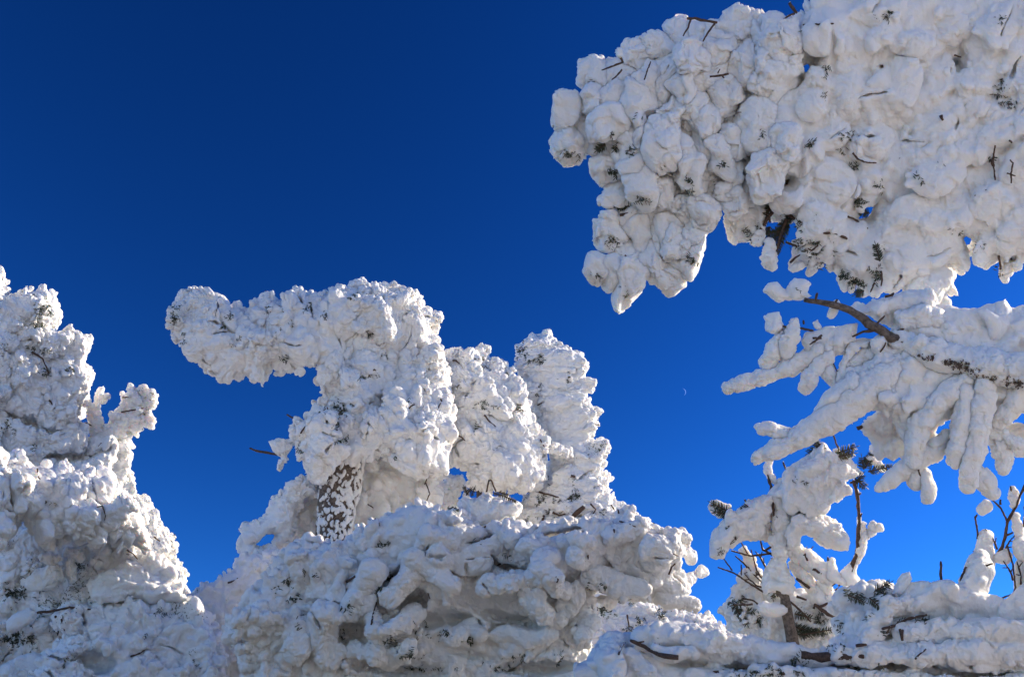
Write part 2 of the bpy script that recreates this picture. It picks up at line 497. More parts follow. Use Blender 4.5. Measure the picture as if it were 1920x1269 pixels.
def ground_base(u, v, D0):
    p = to_world([(u, v, 0)], D0)[0]; return (p[0], p[1], 0.0)
def root_trunk(parent, u, v, D0, r=.14, w=40, name='trunk'):
    """the trunk that carries a crown, from inside it down to the ground"""
    t = to_world([(u, v, w)], D0)[0]; b = (parent.location[0], parent.location[1], -.2)
    m1 = [(t[i] * .55 + b[i] * .45) for i in range(3)]
    return tube(name, [(*b, r * 1.35), (m1[0] + .05, m1[1], m1[2], r * 1.1), (*t, r * .7)], D0, M_BARK, parent, 12, .08, world=True)

# ================================================================== SETTING
def make_ground():
    n = 220; xs = np.sign(np.linspace(-1, 1, n)) * np.abs(np.linspace(-1, 1, n)) ** 2.6 * 2500
    X, Y = np.meshgrid(xs, xs, indexing='ij')
    q = np.stack([X.ravel() / 9, Y.ravel() / 9, np.zeros(X.size)], 1)
    near = np.clip(1.6 - np.hypot(X, Y).ravel() / 30, .25, 1)
    Z = (vnoise(q, 4) * .16 + vnoise(q * 3.1, 5) * .05) * near - .12
    V = np.stack([X.ravel(), Y.ravel(), Z], 1)
    i = np.arange(n * n).reshape(n, n)
    q = np.stack([i[:-1, :-1], i[1:, :-1], i[1:, 1:], i[:-1, 1:]], -1).reshape(-1, 4)
    o = link_mesh('snow_ground', V, q, M_GROUND)
    o['kind'] = 'structure'
M_GROUND, _n, _b = mat('ground_snow')
_b.inputs['Base Color'].default_value = (.68, .635, .56, 1); _b.inputs['Roughness'].default_value = .7
_tc = _n.nodes.new('ShaderNodeTexCoord').outputs['Object']
bump(_n, _b, noise(_n, 3, 5, .6, _tc), .4, .05)
make_ground()
def make_bounce_blocker():  # unseen dark green sheet, added to cut ground bounce under the low boughs
    n = 90; X, Y = np.meshgrid(np.linspace(-9, 1.6, n), np.linspace(-6, 12, n), indexing='ij')
    q = np.stack([X.ravel(), Y.ravel(), np.zeros(X.size)], 1)
    Z = .45 + vnoise(q / 1.4, 8) * .45 + vnoise(q / .5, 9) * .2
    Z = np.where((X.ravel() > -.4) & (Y.ravel() < 1.0), -.5, Z)
    e = np.minimum.reduce([X.ravel() + 9, 1.6 - X.ravel(), Y.ravel() + 6, 12 - Y.ravel()]); Z = np.where(e < .8, Z * e / .8 - .2, Z)
    i = np.arange(n * n).reshape(n, n)
    q = np.stack([i[:-1, :-1], i[1:, :-1], i[1:, 1:], i[:-1, 1:]], -1).reshape(-1, 4)
    o = link_mesh('bounce_blocker', np.stack([X.ravel(), Y.ravel(), Z], 1), q, simple('blocker_green', (.02, .035, .015), (.14, .15, .15), 3.5, .9, .8, .05))
    o['kind'] = 'stuff'
make_bounce_blocker()

# the thin waxing moon: the lit lune of a far small ball
def make_moon():
    c = to_world([(1279, 735, 0)], 2600)[0]; c = np.array(c)
    d = np.linalg.norm(c - CAM); rad = 7.4 / F * d * .93
    base = Vector(c)
    V, Fc = [], []; n, k = 28, 5
    # local frame: a = horns axis, b = towards the lit limb, cc = towards the viewer
    a = -UP * .997 + RT * .08; b = RT * .997 + UP * .08; cc = -FW
    for i in range(n + 1):
        th = -1.45 + 2.9 * i / n
        for j in range(k + 1):
            ph = R(52) * (j / k)             # strip of longitudes between the limb and the terminator
            x, y, z = math.sin(th), math.cos(th) * math.cos(ph * .9), math.cos(th) * math.sin(ph * .9)
            V.append(c + rad * (x * a + y * b + z * cc))
    for i in range(n):
        for j in range(k):
            q = i * (k + 1) + j; Fc.append((q, q + 1, q + k + 2, q + k + 1))
    m = bpy.data.materials.new('moonlight'); m.use_nodes = True; nn = m.node_tree; nn.nodes.clear()
    e = nn.nodes.new('ShaderNodeEmission'); e.inputs['Color'].default_value = (.14, .27, .74, 1); e.inputs['Strength'].default_value = .9
    o_ = nn.nodes.new('ShaderNodeOutputMaterial'); nn.links.new(e.outputs[0], o_.inputs['Surface'])
    t = link_mesh('moon', np.array(V), Fc, m)
    t['label'] = 'thin pale crescent moon in the clear blue sky'; t['category'] = 'moon'
make_moon()

# ================================================================== TREES
def body(name, parent, poly, D0, T, vox=2.5, w0=0, R_=30, shrink=8, tilt=(0, 0), amp=12, layers=(), caps=(), holes=(), seed=1, wr=None,
         speck=0.0, kcap=5, cuts=(), label=None, glow=7, cracks=None, rim=None, **kw):
    t = time.time()
    wr = wr or (w0 - T - 75, w0 + T + 60)
    fl = Field(box_of(poly, 14, wr), D0, vox, seed)
    fl.slab(poly, T, R_, shrink, w0, tilt, amp, holes=holes)
    for i, l in enumerate(layers):
        fl.lumps(**l)
        if i == 0:
            for c in cuts: fl.ell(c[0], c[1], c[2] if len(c) > 2 else 0, 8, cut=True)
    for c in caps: fl.cap(c, kcap)
    if rim: fl.rim(poly, rim)
    if cracks: fl.cracks(**cracks)
    o = fl.mesh(name, parent, snow(D0, speck, glow), label=label, **kw)
    print('%-14s %7d faces %.1fs' % (name, len(o.data.polygons) if o else 0, time.time() - t))
    return fl
L_ = lambda spacing, r, **k: dict(spacing=spacing, r=r, **k)
def at_front(fl, pts, r, dz=-6):
    """turn (u, v) points into (u, v, w, r) lying on the front of a field"""
    P = np.array(pts, float); w_, ok = fl.front(P[:, 0], P[:, 1]); m = w_[ok].mean() if ok.any() else 0
    w_ = np.where(ok, w_, m)
    if np.isscalar(r): r = [r] * len(P)
    return [(P[i, 0], P[i, 1], w_[i] + dz, r[i]) for i in range(len(P))]

# ------------------------------------------------------------------ A: tall tree at the left edge (upper, farther)
DA = 10.0
A = thing('snow_laden_tree', 'tall rime-coated tree cut by the left edge, in bluish shade above the sunlit clumps', 'tree', ground_base(-60, 1100, DA))
pA = [(-60, 480), (0, 508), (12, 528), (19, 560), (32, 546), (47, 530), (58, 545), (76, 541), (95, 546), (104, 575), (110, 601), (100, 616), (92, 632),
      (115, 631), (132, 617), (145, 628), (160, 628), (183, 627), (172, 645), (158, 668), (160, 690), (155, 708), (164, 722), (155, 745), (161, 765),
      (150, 772), (145, 795), (165, 812), (164, 826), (200, 828), (240, 818), (243, 855), (238, 870), (250, 885), (253, 926), (262, 930), (274, 926), (286, 950), (297, 975), (309, 989),
      (327, 1005), (325, 1020), (339, 1032), (322, 1040), (338, 1056), (351, 1077), (351, 1119), (330, 1180), (300, 1330), (-60, 1330)]
fA = body('snow_crown', A, pA, DA, 75, rim=(3, 8), cracks=dict(n=27, width=(1.6, 3.0), length=(8, 24), ang=30, aj=70), w0=20, tilt=(.25, -.12), amp=28, shrink=7, seed=11, vox=2.1,
          layers=[L_(70, (20, 38), k=8, elong=1.3, ang=20), L_(30, (9, 17), k=4, elong=1.3, ang=25), L_(15, (4, 8), k=2, prob=.7)],
          cuts=[((110, 668, -90), (40, 16, 60), -25), ((60, 790, -70), (60, 14, 50), 20), ((150, 850, -60), (70, 12, 50), -8), ((40, 635, -85), (60, 9, 40), 20)],
          billow=((15, 3.2), (8, 2.6), (4.5, 1.2)), speck=.2, glow=4)
# frosted branch reaching right
fA2 = Field((140, 315, 705, 870, -50, 50), DA, 1.9, 12)
for p in [[(160, 850, 0, 16), (200, 820, 0, 17), (232, 795, 0, 14), (262, 762, -4, 9), (286, 738, -4, 7)], [(185, 830, 5, 14), (180, 790, 2, 11), (170, 762, 0, 7), (158, 756, 0, 5)], [(178, 775, 0, 8), (184, 752, 0, 6), (188, 730, 0, 4.5)], [(186, 746, -2, 4), (200, 743, -2, 4.5)],
          [(205, 815, 6, 13), (222, 780, 6, 9), (236, 752, 4, 7), (234, 742, 4, 5)], [(258, 768, -8, 9), (252, 745, -10, 7), (244, 724, -8, 5)], [(268, 755, -4, 8), (272, 738, -4, 8), (268, 724, -4, 4)], [(240, 800, 0, 10), (262, 790, 0, 9), (280, 778, 0, 8), (283, 798, 0, 6)], [(270, 765, 0, 8), (285, 760, 0, 7), (296, 744, 0, 4)],
          [(225, 800, 8, 14), (232, 820, 8, 13), (234, 848, 10, 12)], [(250, 800, 6, 7), (254, 812, 6, 5)], [(222, 782, -6, 6), (208, 778, -6, 5)]]:
    fA2.cap(p, 3)
fA2.lumps(13, (4, 8), 2, 1.3, -40, prob=.9); fA2.lumps(8, (2.2, 4.2), 1.5, 1.2, -40, prob=.8)
fA2.mesh('snow_bough', A, snow(DA, .3, 14), billow=((8, 2.2), (4, 1)), chip=((12, 1.5),), warp=((20, 3), (9, 1.5)), fine=(3, .4))
for c in [(58, 560, 22, 14, 90), (90, 575, 16, 24, 120), (60, 585, 26, 16, 90), (70, 612, 22, 10, 60), (128, 695, 12, 16, 45), (60, 655, 40, 14, 50), (85, 700, 16, 24, 45),
          (15, 800, 26, 16, 60), (62, 830, 14, 16, 40), (235, 900, 10, 22, 50), (245, 840, 9, 12, 20), (320, 1010, 10, 14, 30), (270, 768, 14, 18, 30), (215, 790, 20, 20, 20), (20, 582, 16, 8, 25)]:
    tuft(fA, A, *c, L=7, r=.75)
twigs(fA2, A, [([(230, 745), (246, 744)], 1.5, 1), ([(228, 772), (252, 768), (270, 764)], 1.6, 1), ([(180, 830), (200, 829), (218, 831)], 1.6, 1), ([(160, 792), (172, 798)], 1.5, 1)])
twigs(fA, A, [([(92, 750), (102, 762), (104, 775)], 1.8, 1), ([(60, 660), (80, 672), (92, 700)], 2, 1.2), ([(0, 582), (12, 580)], 2, 1), ([(168, 845), (180, 842), (190, 830)], 1.6, 1)])
root_trunk(A, -60, 900, DA, .2, 30)

# ------------------------------------------------------------------ B: nearer tree at the lower left, sunlit bough and shaded boughs
DB = 7.0
B = thing('snow_laden_tree', 'nearer lower left tree with fat sunlit snow clumps over a shaded hollow', 'tree', ground_base(-90, 1500, DB))
pB0 = [(-40, 960), (150, 990), (250, 1000), (330, 1060), (350, 1120), (400, 1150), (440, 1330), (-40, 1330)]
fB0 = body('snow_crown', B, pB0, DB, 60, wr=(-40, 260), cracks=dict(n=13, width=(1.6, 3.0), length=(8, 24), ang=0, aj=70), w0=105, tilt=(-.32, .1), amp=25, seed=21, shrink=10,
           layers=[L_(60, (18, 30), k=8, elong=1.3), L_(28, (8, 14), k=4)], billow=((17, 4), (8, 2)), speck=1.3,  # heavy speck: needles, plus the hollow's shade put into the colour
           cuts=[((30, 1160, 15), (50, 35, 70)), ((110, 1080, 10), (40, 30, 60)), ((110, 1165, 10), (30, 22, 60))])
pB1 = [(-40, 850), (0, 858), (15, 853), (35, 846), (50, 858), (75, 868), (105, 872), (120, 861), (130, 872), (148, 876), (165, 863), (190, 868), (192, 890), (216, 900), (225, 928),
       (248, 938), (270, 958), (279, 985), (282, 1010), (296, 1020), (300, 1040), (270, 1034), (250, 1025), (228, 1045), (215, 1055), (205, 1050), (212, 1018), (193, 1015), (191, 1050), (180, 1040), (165, 1015), (140, 1003),
       (100, 1022), (85, 1024), (70, 1003), (42, 985), (30, 1010), (-40, 1040)]
fB1 = body('snow_bough', B, pB1, DB, 62, rim=(5, 10), chip=((34, 2.2), (13, 1.0)), cracks=dict(n=9, width=(1.6, 3.0), length=(8, 24), ang=60, aj=50), w0=-45, tilt=(.22, -.35), amp=16, seed=22, shrink=12, R_=45,
           layers=[L_(58, (22, 34), k=5, elong=1.35, ang=15, sink=-.1), L_(30, (11, 19), k=3, elong=1.4, ang=10, aj=30, sink=0), L_(17, (5, 9), k=2.5, prob=.6)],
           billow=((24, 3.6), (11, 2.4), (5.5, 1.3)), fine=(4, .6))
pB2 = [(155, 1095), (165, 1078), (190, 1070), (225, 1058), (240, 1045), (262, 1050), (285, 1060), (300, 1062), (318, 1085), (352, 1120), (340, 1140), (300, 1130), (250, 1125), (200, 1140), (170, 1130)]
fB2 = body('snow_bough', B, pB2, DB, 34, w0=20, amp=8, seed=23, shrink=6, R_=20, tilt=(.1, -.4),
           layers=[L_(26, (8, 14), k=5, elong=2.2, ang=75, aj=15), L_(14, (4, 7), k=2.5, elong=1.8, ang=75, aj=20, prob=.7)], billow=((14, 2.0), (7, 1)))
pB3 = [(30, 1290), (60, 1250), (85, 1215), (120, 1185), (95, 1165), (110, 1130), (140, 1120), (175, 1128), (230, 1120), (250, 1105), (265, 1102), (290, 1118), (330, 1140), (345, 1152), (380, 1150),
       (392, 1165), (415, 1163), (421, 1170), (415, 1180), (400, 1185), (425, 1250), (430, 1330), (30, 1330)]
fB3 = body('snow_bough', B, pB3, DB, 48, rim=(4, 8), cracks=dict(n=18, width=(1.6, 3.0), length=(8, 24), ang=40, aj=70), w0=-15, amp=22, seed=24, shrink=9, tilt=(.12, -.3),
           layers=[L_(52, (17, 27), k=5, elong=1.4, ang=60), L_(25, (9, 15), k=3, elong=1.5, ang=50), L_(14, (4, 7.5), k=2, prob=.75)],
           cuts=[((170, 1240, -60), (45, 25, 45)), ((300, 1225, -70), (34, 20, 40)), ((240, 1155, -70), (30, 8, 40), -15)], billow=((15, 3.2), (7, 1.5)), speck=.25)
# separate hanging clumps over the hollow
for i, (c, r, a) in enumerate([((82, 1082, 10), (34, 17, 16), -28), ((92, 1050, 0), (20, 9, 12), 8), ((128, 1060, 20), (12, 30, 14), -12), ((142, 1035, 15), (22, 9, 12), 28), ((40, 1160, 25), (30, 16, 18), -35), ((128, 1155, -5), (12, 9, 10), 0),
                               ((131, 1214, -25), (20, 18, 18), 0), ((30, 1260, -20), (60, 26, 30), -25), ((75, 1170, 30), (13, 18, 12), 20), ((185, 1150, -20), (9, 22, 9), -30)]):
    fl = Field((c[0] - 75, c[0] + 75, c[1] - 75, c[1] + 75, c[2] - 50, c[2] + 50), DB, 2.0, 30 + i)
    fl.ell(c, r, a); fl.ell((c[0] + r[0] * .3, c[1] - r[1] * .2, c[2] - 4), (r[0] * .6, r[1] * .8, r[2] * .8), a + 20, 6); fl.d2 = None
    fl.mesh('snow_clump', B, snow(DB), billow=((13, 3), (6, 1.2)))
for c in [(35, 1195, 40, 26, 240), (70, 1090, 60, 30, 160), (20, 1120, 30, 40, 140), (90, 1150, 30, 20, 120), (110, 1170, 14, 16, 40), (118, 1140, 30, 6, 30), (150, 1058, 8, 10, 25), (278, 1020, 6, 14, 30)]:
    tuft(fB0, B, *c, L=9, r=.9, lean=(0, .2))
for c in [(100, 945, 26, 14, 14), (183, 905, 12, 6, 18), (215, 900, 8, 8, 16), (120, 1240, 40, 20, 26), (300, 1150, 26, 10, 30), (370, 1235, 30, 20, 26), (275, 1190, 20, 6, 20), (20, 1262, 12, 10, 30)]:
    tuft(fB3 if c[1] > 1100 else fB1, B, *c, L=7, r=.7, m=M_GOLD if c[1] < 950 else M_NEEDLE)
twigs(fB1, B, [([(70, 878), (72, 895), (85, 905)], 1.6, 1, 2), ([(182, 950), (192, 948), (198, 965), (196, 975)], 1.3, .8, 2), ([(238, 1030), (250, 1038), (258, 1048)], 1.6, 1), ([(288, 1005), (300, 1015)], 1.6, 1)])
twigs(fB3, B, [([(70, 1148), (100, 1145), (130, 1138), (170, 1142)], 2.6, 1.4), ([(104, 1155), (110, 1180), (108, 1190)], 2, 1.3), ([(115, 1160), (121, 1182)], 1.6, 1), ([(245, 1230), (262, 1224), (275, 1215)], 1.8, 1), ([(375, 1250), (388, 1252)], 3, 2)])
root_trunk(B, -70, 1150, DB, .2, 80)

# ------------------------------------------------------------------ C: shaded bush far between
DC = 7.9
Cc = thing('snow_covered_bush', 'dark shaded snow heap filling the gap left of the big foreground mass', 'bush', ground_base(400, 1400, DC))
pC = [(345, 1130), (355, 1112), (368, 1095), (380, 1092), (399, 1086), (412, 1079), (438, 1066), (455, 1040), (520, 1034), (560, 1036), (660, 1040), (760, 1012), (880, 1005), (910, 1330), (330, 1330)]  # right part, hidden behind the foreground mass, added to block the low sun
fC = body('snow_crown', Cc, pC, DC, 60, rim=(3, 7), w0=60, amp=14, seed=31, tilt=(-.3, 0),
          layers=[L_(45, (14, 24), k=6), L_(22, (6, 12), k=3), L_(12, (3, 6), k=2, prob=.6)], billow=((13, 3), (6, 1.5)), speck=.2)
twigs(fC, Cc, [([(428, 1092), (440, 1088), (446, 1083)], 1.8, 1)])

# ------------------------------------------------------------------ D: bent central tree with the long arm
DD = 9.0
D = thing('snow_laden_tree', 'bent tree with a hooked snow arm reaching left above its speckled trunk', 'tree', ground_base(625, 1200, DD))
pD1 = [(640, 545), (609, 549), (597, 558), (591, 537), (575, 545), (556, 537), (545, 552), (520, 553), (509, 545), (494, 555), (482, 566), (484, 588), (478, 586), (478, 555), (473, 553), (460, 577), (445, 568),
       (430, 570), (410, 560), (398, 545), (375, 546), (359, 539), (346, 545), (335, 552), (332, 570), (320, 571), (311, 597), (318, 614), (335, 637), (347, 654), (362, 668), (366, 684), (383, 699), (393, 697), (395, 688), (406, 699),
       (440, 709), (460, 705), (489, 715), (501, 706), (505, 693), (517, 703), (545, 688), (560, 697), (575, 688), (591, 673), (640, 690)]
fD1 = body('snow_bough', D, pD1, DD, 56, rim=(3.5, 9), cracks=dict(n=11, width=(1.6, 3.0), length=(8, 24), ang=30, aj=70), w0=0, amp=14, seed=41, shrink=9, R_=45, tilt=(-.1, -.25), vox=2.2,
           layers=[L_(46, (15, 26), k=5, elong=1.3, ang=20), L_(23, (8, 14), k=3, elong=1.3, ang=15, aj=35), L_(12, (3.5, 7), k=2, prob=.8)],
           caps=[[(470, 585, -5, 9), (475, 570, -5, 6), (476, 556, -5, 3)]], billow=((15, 3.2), (8, 2.8), (4.2, 1.7)), fine=(3, .7), speck=0, glow=4)
pD2 = [(585, 575), (609, 552), (630, 550), (647, 537), (680, 534), (694, 532), (715, 537), (730, 534), (745, 532), (765, 543), (781, 549), (788, 566), (796, 581), (812, 584), (822, 595), (824, 614),
       (812, 625), (815, 640), (828, 655), (840, 680), (845, 712), (850, 744), (847, 780), (849, 827), (847, 846), (838, 862), (838, 890), (822, 892), (800, 884), (770, 880), (752, 872), (730, 862), (700, 858), (684, 862), (672, 878), (655, 884), (640, 868), (622, 880), (606, 905), (590, 905), (575, 892), (562, 870), (558, 850), (550, 822), (548, 806), (555, 790), (572, 782), (577, 765), (582, 750), (600, 744), (610, 728), (599, 726), (594, 700), (596, 672), (585, 640)]
fD2 = body('snow_crown', D, pD2, DD, 75, rim=(3.5, 9), cracks=dict(n=24, width=(1.6, 3.0), length=(8, 24), ang=-10, aj=70), w0=15, amp=26, seed=42, shrink=9, R_=50, tilt=(.12, -.2), vox=2.0,
           layers=[L_(64, (20, 36), k=5, elong=1.35, ang=-15, sink=0), L_(31, (10, 18), k=3, elong=1.35, ang=-10, aj=35, sink=.1), L_(16, (4.5, 9), k=2, prob=.8)],
           cuts=[((715, 745, -70), (13, 26, 45), 0), ((690, 690, -95), (60, 9, 35), 30), ((770, 720, -90), (50, 8, 35), -10)],
           billow=((18, 3.6), (8.5, 2.8), (4.4, 1.8)), fine=(3, .7), speck=0, glow=4)
# the snowy trunk: bark shows between plastered lumps
fDt = Field((575, 700, 820, 1080, -60, 60), DD, 1.8, 43)
fDt.cap([(640, 800, -10, 44), (638, 900, -8, 38), (622, 1000, -4, 31), (616, 1075, 0, 30)], 2)
fDt.f += 2.5
rg = np.random.RandomState(5)
for i in range(1250):
    v = rg.uniform(835, 1065); th = rg.uniform(-math.pi, math.pi)
    if (math.sin(th) < -.1 and rg.rand() < .5): continue
    t = (v - 800) / 275; rad = 44 + (30 - 44) * min(1, t * 1.25); uc = 641 - 26 * max(0, (v - 880) / 195)
    r_ = rg.uniform(2.0, 4.2)
    fDt.ell((uc + rad * math.sin(th), v, -8 - rad * math.cos(th)), (r_ * .75, r_ * 1.5, r_ * 1.3), rg.uniform(-25, 35), 1.0)
fDt.mesh('trunk_snow', D, snow(DD, 0, 3), billow=((8, 1.5),), fine=(4, .4), chip=None, warp=((14, 2),))
fk = Field((575, 700, 820, 1080, -60, 60), DD, 2.5, 44); fk.f = np.full(tuple(fk.n), 60, np.float32)
fk.cap([(640, 800, -10, 43), (638, 900, -8, 37.5), (622, 1000, -4, 31), (616, 1075, 0, 30)], 2)
fk.mesh('bark', D, M_BARK, billow=((9, 1.2),), fine=(4, .8), stretch=(1, 2.5, 1), chip=None, warp=((14, 2),))
root_trunk(D, 616, 1060, DD, .19, 0)
fk.d2 = None
for c in [(618, 900, 20, 30, 50), (612, 960, 14, 40, 60), (640, 980, 14, 20, 26)]: tuft(fDt, D, *c, L=5, r=.8, m=M_TWIG)
# stubs and the lower left bough
pD3 = [(503, 827), (512, 825), (522, 820), (535, 824), (552, 819), (580, 815), (600, 850), (575, 870), (552, 836), (540, 850), (536, 866), (528, 884), (518, 882), (518, 868), (524, 858), (512, 846)]
fD3 = body('snow_bough', D, pD3, DD, 12, w0=-10, amp=4, seed=45, shrink=0, R_=12, vox=2.0, layers=[L_(16, (5, 8), k=4)], billow=((12, 2), (6, 1)), warp=((20,1.5),))
pD5 = [(600, 880), (590, 895), (570, 890), (538, 905), (512, 931), (492, 958), (478, 972), (460, 978), (451, 989), (457, 1002), (446, 1020), (448, 1040), (440, 1066), (470, 1080), (500, 1062), (530, 1030), (552, 1002), (560, 965), (580, 930), (600, 930)]
fD5 = body('snow_bough', D, pD5, DD, 30, rim=(3, 7), w0=25, amp=9, seed=46, shrink=6, R_=24, vox=2.2, holes=[[(482, 1016), (492, 1006), (510, 1002), (503, 1014), (488, 1022)]],
           layers=[L_(34, (10, 18), k=5, elong=1.5, ang=40), L_(17, (5, 9), k=3, prob=.8)], billow=((14, 2.4), (7, 1.2)))
pD6 = [(540, 930), (600, 900), (650, 860), (700, 850), (850, 838), (865, 860), (850, 885), (838, 908), (828, 940), (800, 955), (800, 1040), (500, 1060), (545, 1000)]
fD6 = body('snow_curtain', D, pD6, DD, 22, glow=22, w0=80, amp=14, seed=47, shrink=6, R_=22, tilt=(-.05, 0),
           layers=[L_(50, (16, 26), k=8, elong=1.5), L_(25, (8, 13), k=4, prob=.6), L_(14, (4, 7), k=2.5, prob=.4)], billow=((20, 2.6), (9, 1.2)), fine=(5, .4))
for c in [(327, 575, 8, 8, 26), (325, 600, 14, 26, 70), (340, 635, 14, 18, 50), (430, 590, 14, 12, 26), (422, 612, 10, 8, 20), (508, 582, 22, 12, 60), (495, 595, 16, 6, 30), (582, 578, 16, 14, 60), (610, 590, 18, 8, 30), (532, 670, 8, 8, 30),
          (440, 640, 20, 10, 16), (545, 615, 30, 8, 26)]:
    tuft(fD1, D, *c, L=7, r=.75)
for c in [(662, 555, 14, 10, 30), (770, 552, 16, 8, 40), (695, 700, 28, 10, 46), (675, 708, 18, 12, 40), (640, 770, 26, 20, 90), (610, 775, 16, 14, 44), (628, 800, 18, 10, 30), (720, 665, 20, 8, 30), (770, 755, 12, 10, 22), (778, 800, 26, 6, 22), (560, 845, 8, 14, 20),
          (690, 630, 30, 8, 22), (650, 820, 24, 20, 30), (740, 860, 12, 8, 12)]:
    tuft(fD2, D, *c, L=7, r=.75)
twigs(fD3, D, [([(468, 840, -12), (485, 846, -12), (508, 850, -12), (534, 852, -10)], 1.6, 2.6), ([(538, 777, -10), (550, 784, -12), (562, 788, -14), (590, 800, -30)], 1.5, 2.4)], name='twig')
twigs(fD2, D, [([(822, 742), (828, 752), (820, 768)], 1.6, 1), ([(764, 768), (772, 760), (778, 758)], 1.8, 1), ([(690, 700), (702, 693), (712, 697)], 2, 1.2), ([(560, 818), (568, 805), (572, 799)], 1.8, 1), ([(798, 905), (806, 925), (798, 942)], 1.4, .8)])
twigs(fD6, D, [([(676, 935), (690, 945), (700, 952)], 1.6, 1), ([(796, 880), (800, 898), (796, 908)], 1.4, 1)])

# ------------------------------------------------------------------ E: drooping tree behind its right shoulder
DE = 9.6
E_ = thing('snow_laden_tree', 'rounded drooping crown wedged between the bent tree and the spire', 'tree', ground_base(905, 1200, DE))
pE = [(820, 690), (839, 663), (850, 658), (870, 665), (890, 660), (906, 652), (920, 657), (925, 674), (940, 678), (953, 677), (965, 698), (977, 724), (992, 745), (999, 762), (1006, 788), (1026, 812), (1032, 828), (1056, 832), (1076, 850),
      (1068, 858), (1046, 857), (1027, 855), (1020, 870), (1021, 894), (1000, 903), (982, 918), (962, 914), (941, 912), (925, 905), (918, 918), (900, 915), (880, 911), (876, 880), (860, 872), (848, 876), (838, 860), (820, 800)]
fE = body('snow_crown', E_, pE, DE, 62, rim=(3, 8), cracks=dict(n=13, width=(1.6, 3.0), length=(8, 24), ang=0, aj=70), w0=15, amp=20, seed=51, shrink=8, R_=45, tilt=(.1, -.25), vox=2.1,
          layers=[L_(54, (17, 30), k=7, elong=1.3, ang=-20), L_(27, (8, 15), k=4, elong=1.3), L_(14, (4, 8), k=2, prob=.65)],
          cuts=[((880, 718, -70), (44, 7, 34), 8), ((880, 800, -75), (30, 6, 26), 60)], billow=((17, 3.2), (8, 2.8), (4.4, 1.7)), fine=(3, .7), speck=0, glow=4)
for c in [(890, 690, 26, 16, 46), (905, 672, 14, 10, 26), (946, 690, 12, 16, 36), (975, 765, 9, 6, 40), (920, 765, 26, 16, 40), (890, 805, 14, 20, 22), (930, 835, 20, 16, 20), (870, 720, 20, 8, 24)]:
    tuft(fE, E_, *c, L=7, r=.7)
twigs(fE, E_, [([(840, 675), (855, 676), (862, 682)], 2, 1.2), ([(908, 778), (918, 790), (930, 800)], 1.8, 1), ([(1008, 816), (1014, 826), (1021, 838)], 1.6, 1), ([(938, 870), (948, 878), (956, 888)], 1.4, .9), ([(905, 725), (915, 733)], 2, 1), ([(852, 812), (866, 820), (872, 826)], 1.6, 1)])
root_trunk(E_, 905, 900, DE, .15, 30)
# backlit frosted twigs seen through the gap
fE2 = body('snow_bough', E_, [(795, 960), (800, 915), (820, 905), (838, 898), (846, 890), (862, 894), (872, 900), (878, 925), (872, 960)], DE, 12, glow=18, w0=60, R_=8, shrink=3, amp=6, vox=2.0, seed=52,
           holes=[[(841, 882), (848, 877), (860, 878), (860, 894), (846, 896)], [(858, 928), (867, 926), (868, 940)]], layers=[L_(16, (5, 9), k=2, elong=1.6), L_(9, (2.5, 5), k=1.5)], billow=((7, 1.6),))

# ------------------------------------------------------------------ F: slim spire
DF = 10.2
F_t = thing('snow_laden_tree', 'slim white spire with horizontal rime ridges and a dark tufted tip', 'tree', ground_base(1080, 1250, DF))
pF = [(966, 655), (973, 647), (985, 634), (1000, 630), (1015, 624), (1035, 631), (1041, 645), (1062, 647), (1073, 664), (1090, 671), (1096, 690), (1110, 695), (1103, 703), (1106, 722), (1112, 731), (1103, 739), (1107, 760), (1127, 773),
      (1119, 796), (1110, 812), (1108, 832), (1131, 826), (1145, 838), (1137, 860), (1131, 884), (1146, 895), (1137, 911), (1158, 931), (1186, 955), (1210, 985), (1200, 1080), (960, 1080), (965, 960), (985, 925), (1018, 895), (1030, 860), (1005, 800),
      (990, 745), (978, 718), (985, 703), (967, 694)]
fF = body('snow_crown', F_t, pF, DF, 60, rim=(2.5, 6), cracks=dict(n=13, width=(1.6, 3.0), length=(8, 24), ang=-15, aj=20), w0=10, amp=14, seed=61, shrink=7, R_=42, tilt=(-.1, -.2), vox=2.2,
          layers=[L_(42, (12, 22), k=6, elong=.55, ang=-15, aj=15), L_(20, (5, 10), k=2.5, elong=.45, ang=-15, aj=20), L_(11, (3, 6), k=1.5, elong=.5, ang=-15, prob=.85)],
          billow=((13, 3.2), (7, 2.6), (4, 1.4)), glow=4, fine=(4, .8), stretch=(1.7, .8, 1.2), sang=-15, speck=.35)
for c in [(978, 655, 10, 14, 60), (988, 668, 16, 8, 56), (1020, 668, 22, 12, 60), (1000, 680, 22, 10, 46), (1010, 735, 24, 14, 36), (1045, 710, 24, 16, 26), (1022, 900, 26, 18, 60), (1000, 935, 26, 12, 70), (1060, 935, 26, 14, 46),
          (1085, 925, 12, 30, 50), (1130, 836, 6, 8, 26), (1075, 860, 14, 30, 30), (1050, 965, 34, 12, 60), (990, 970, 26, 10, 46), (1130, 965, 26, 12, 40)]:
    tuft(fF, F_t, *c, L=7, r=.75)
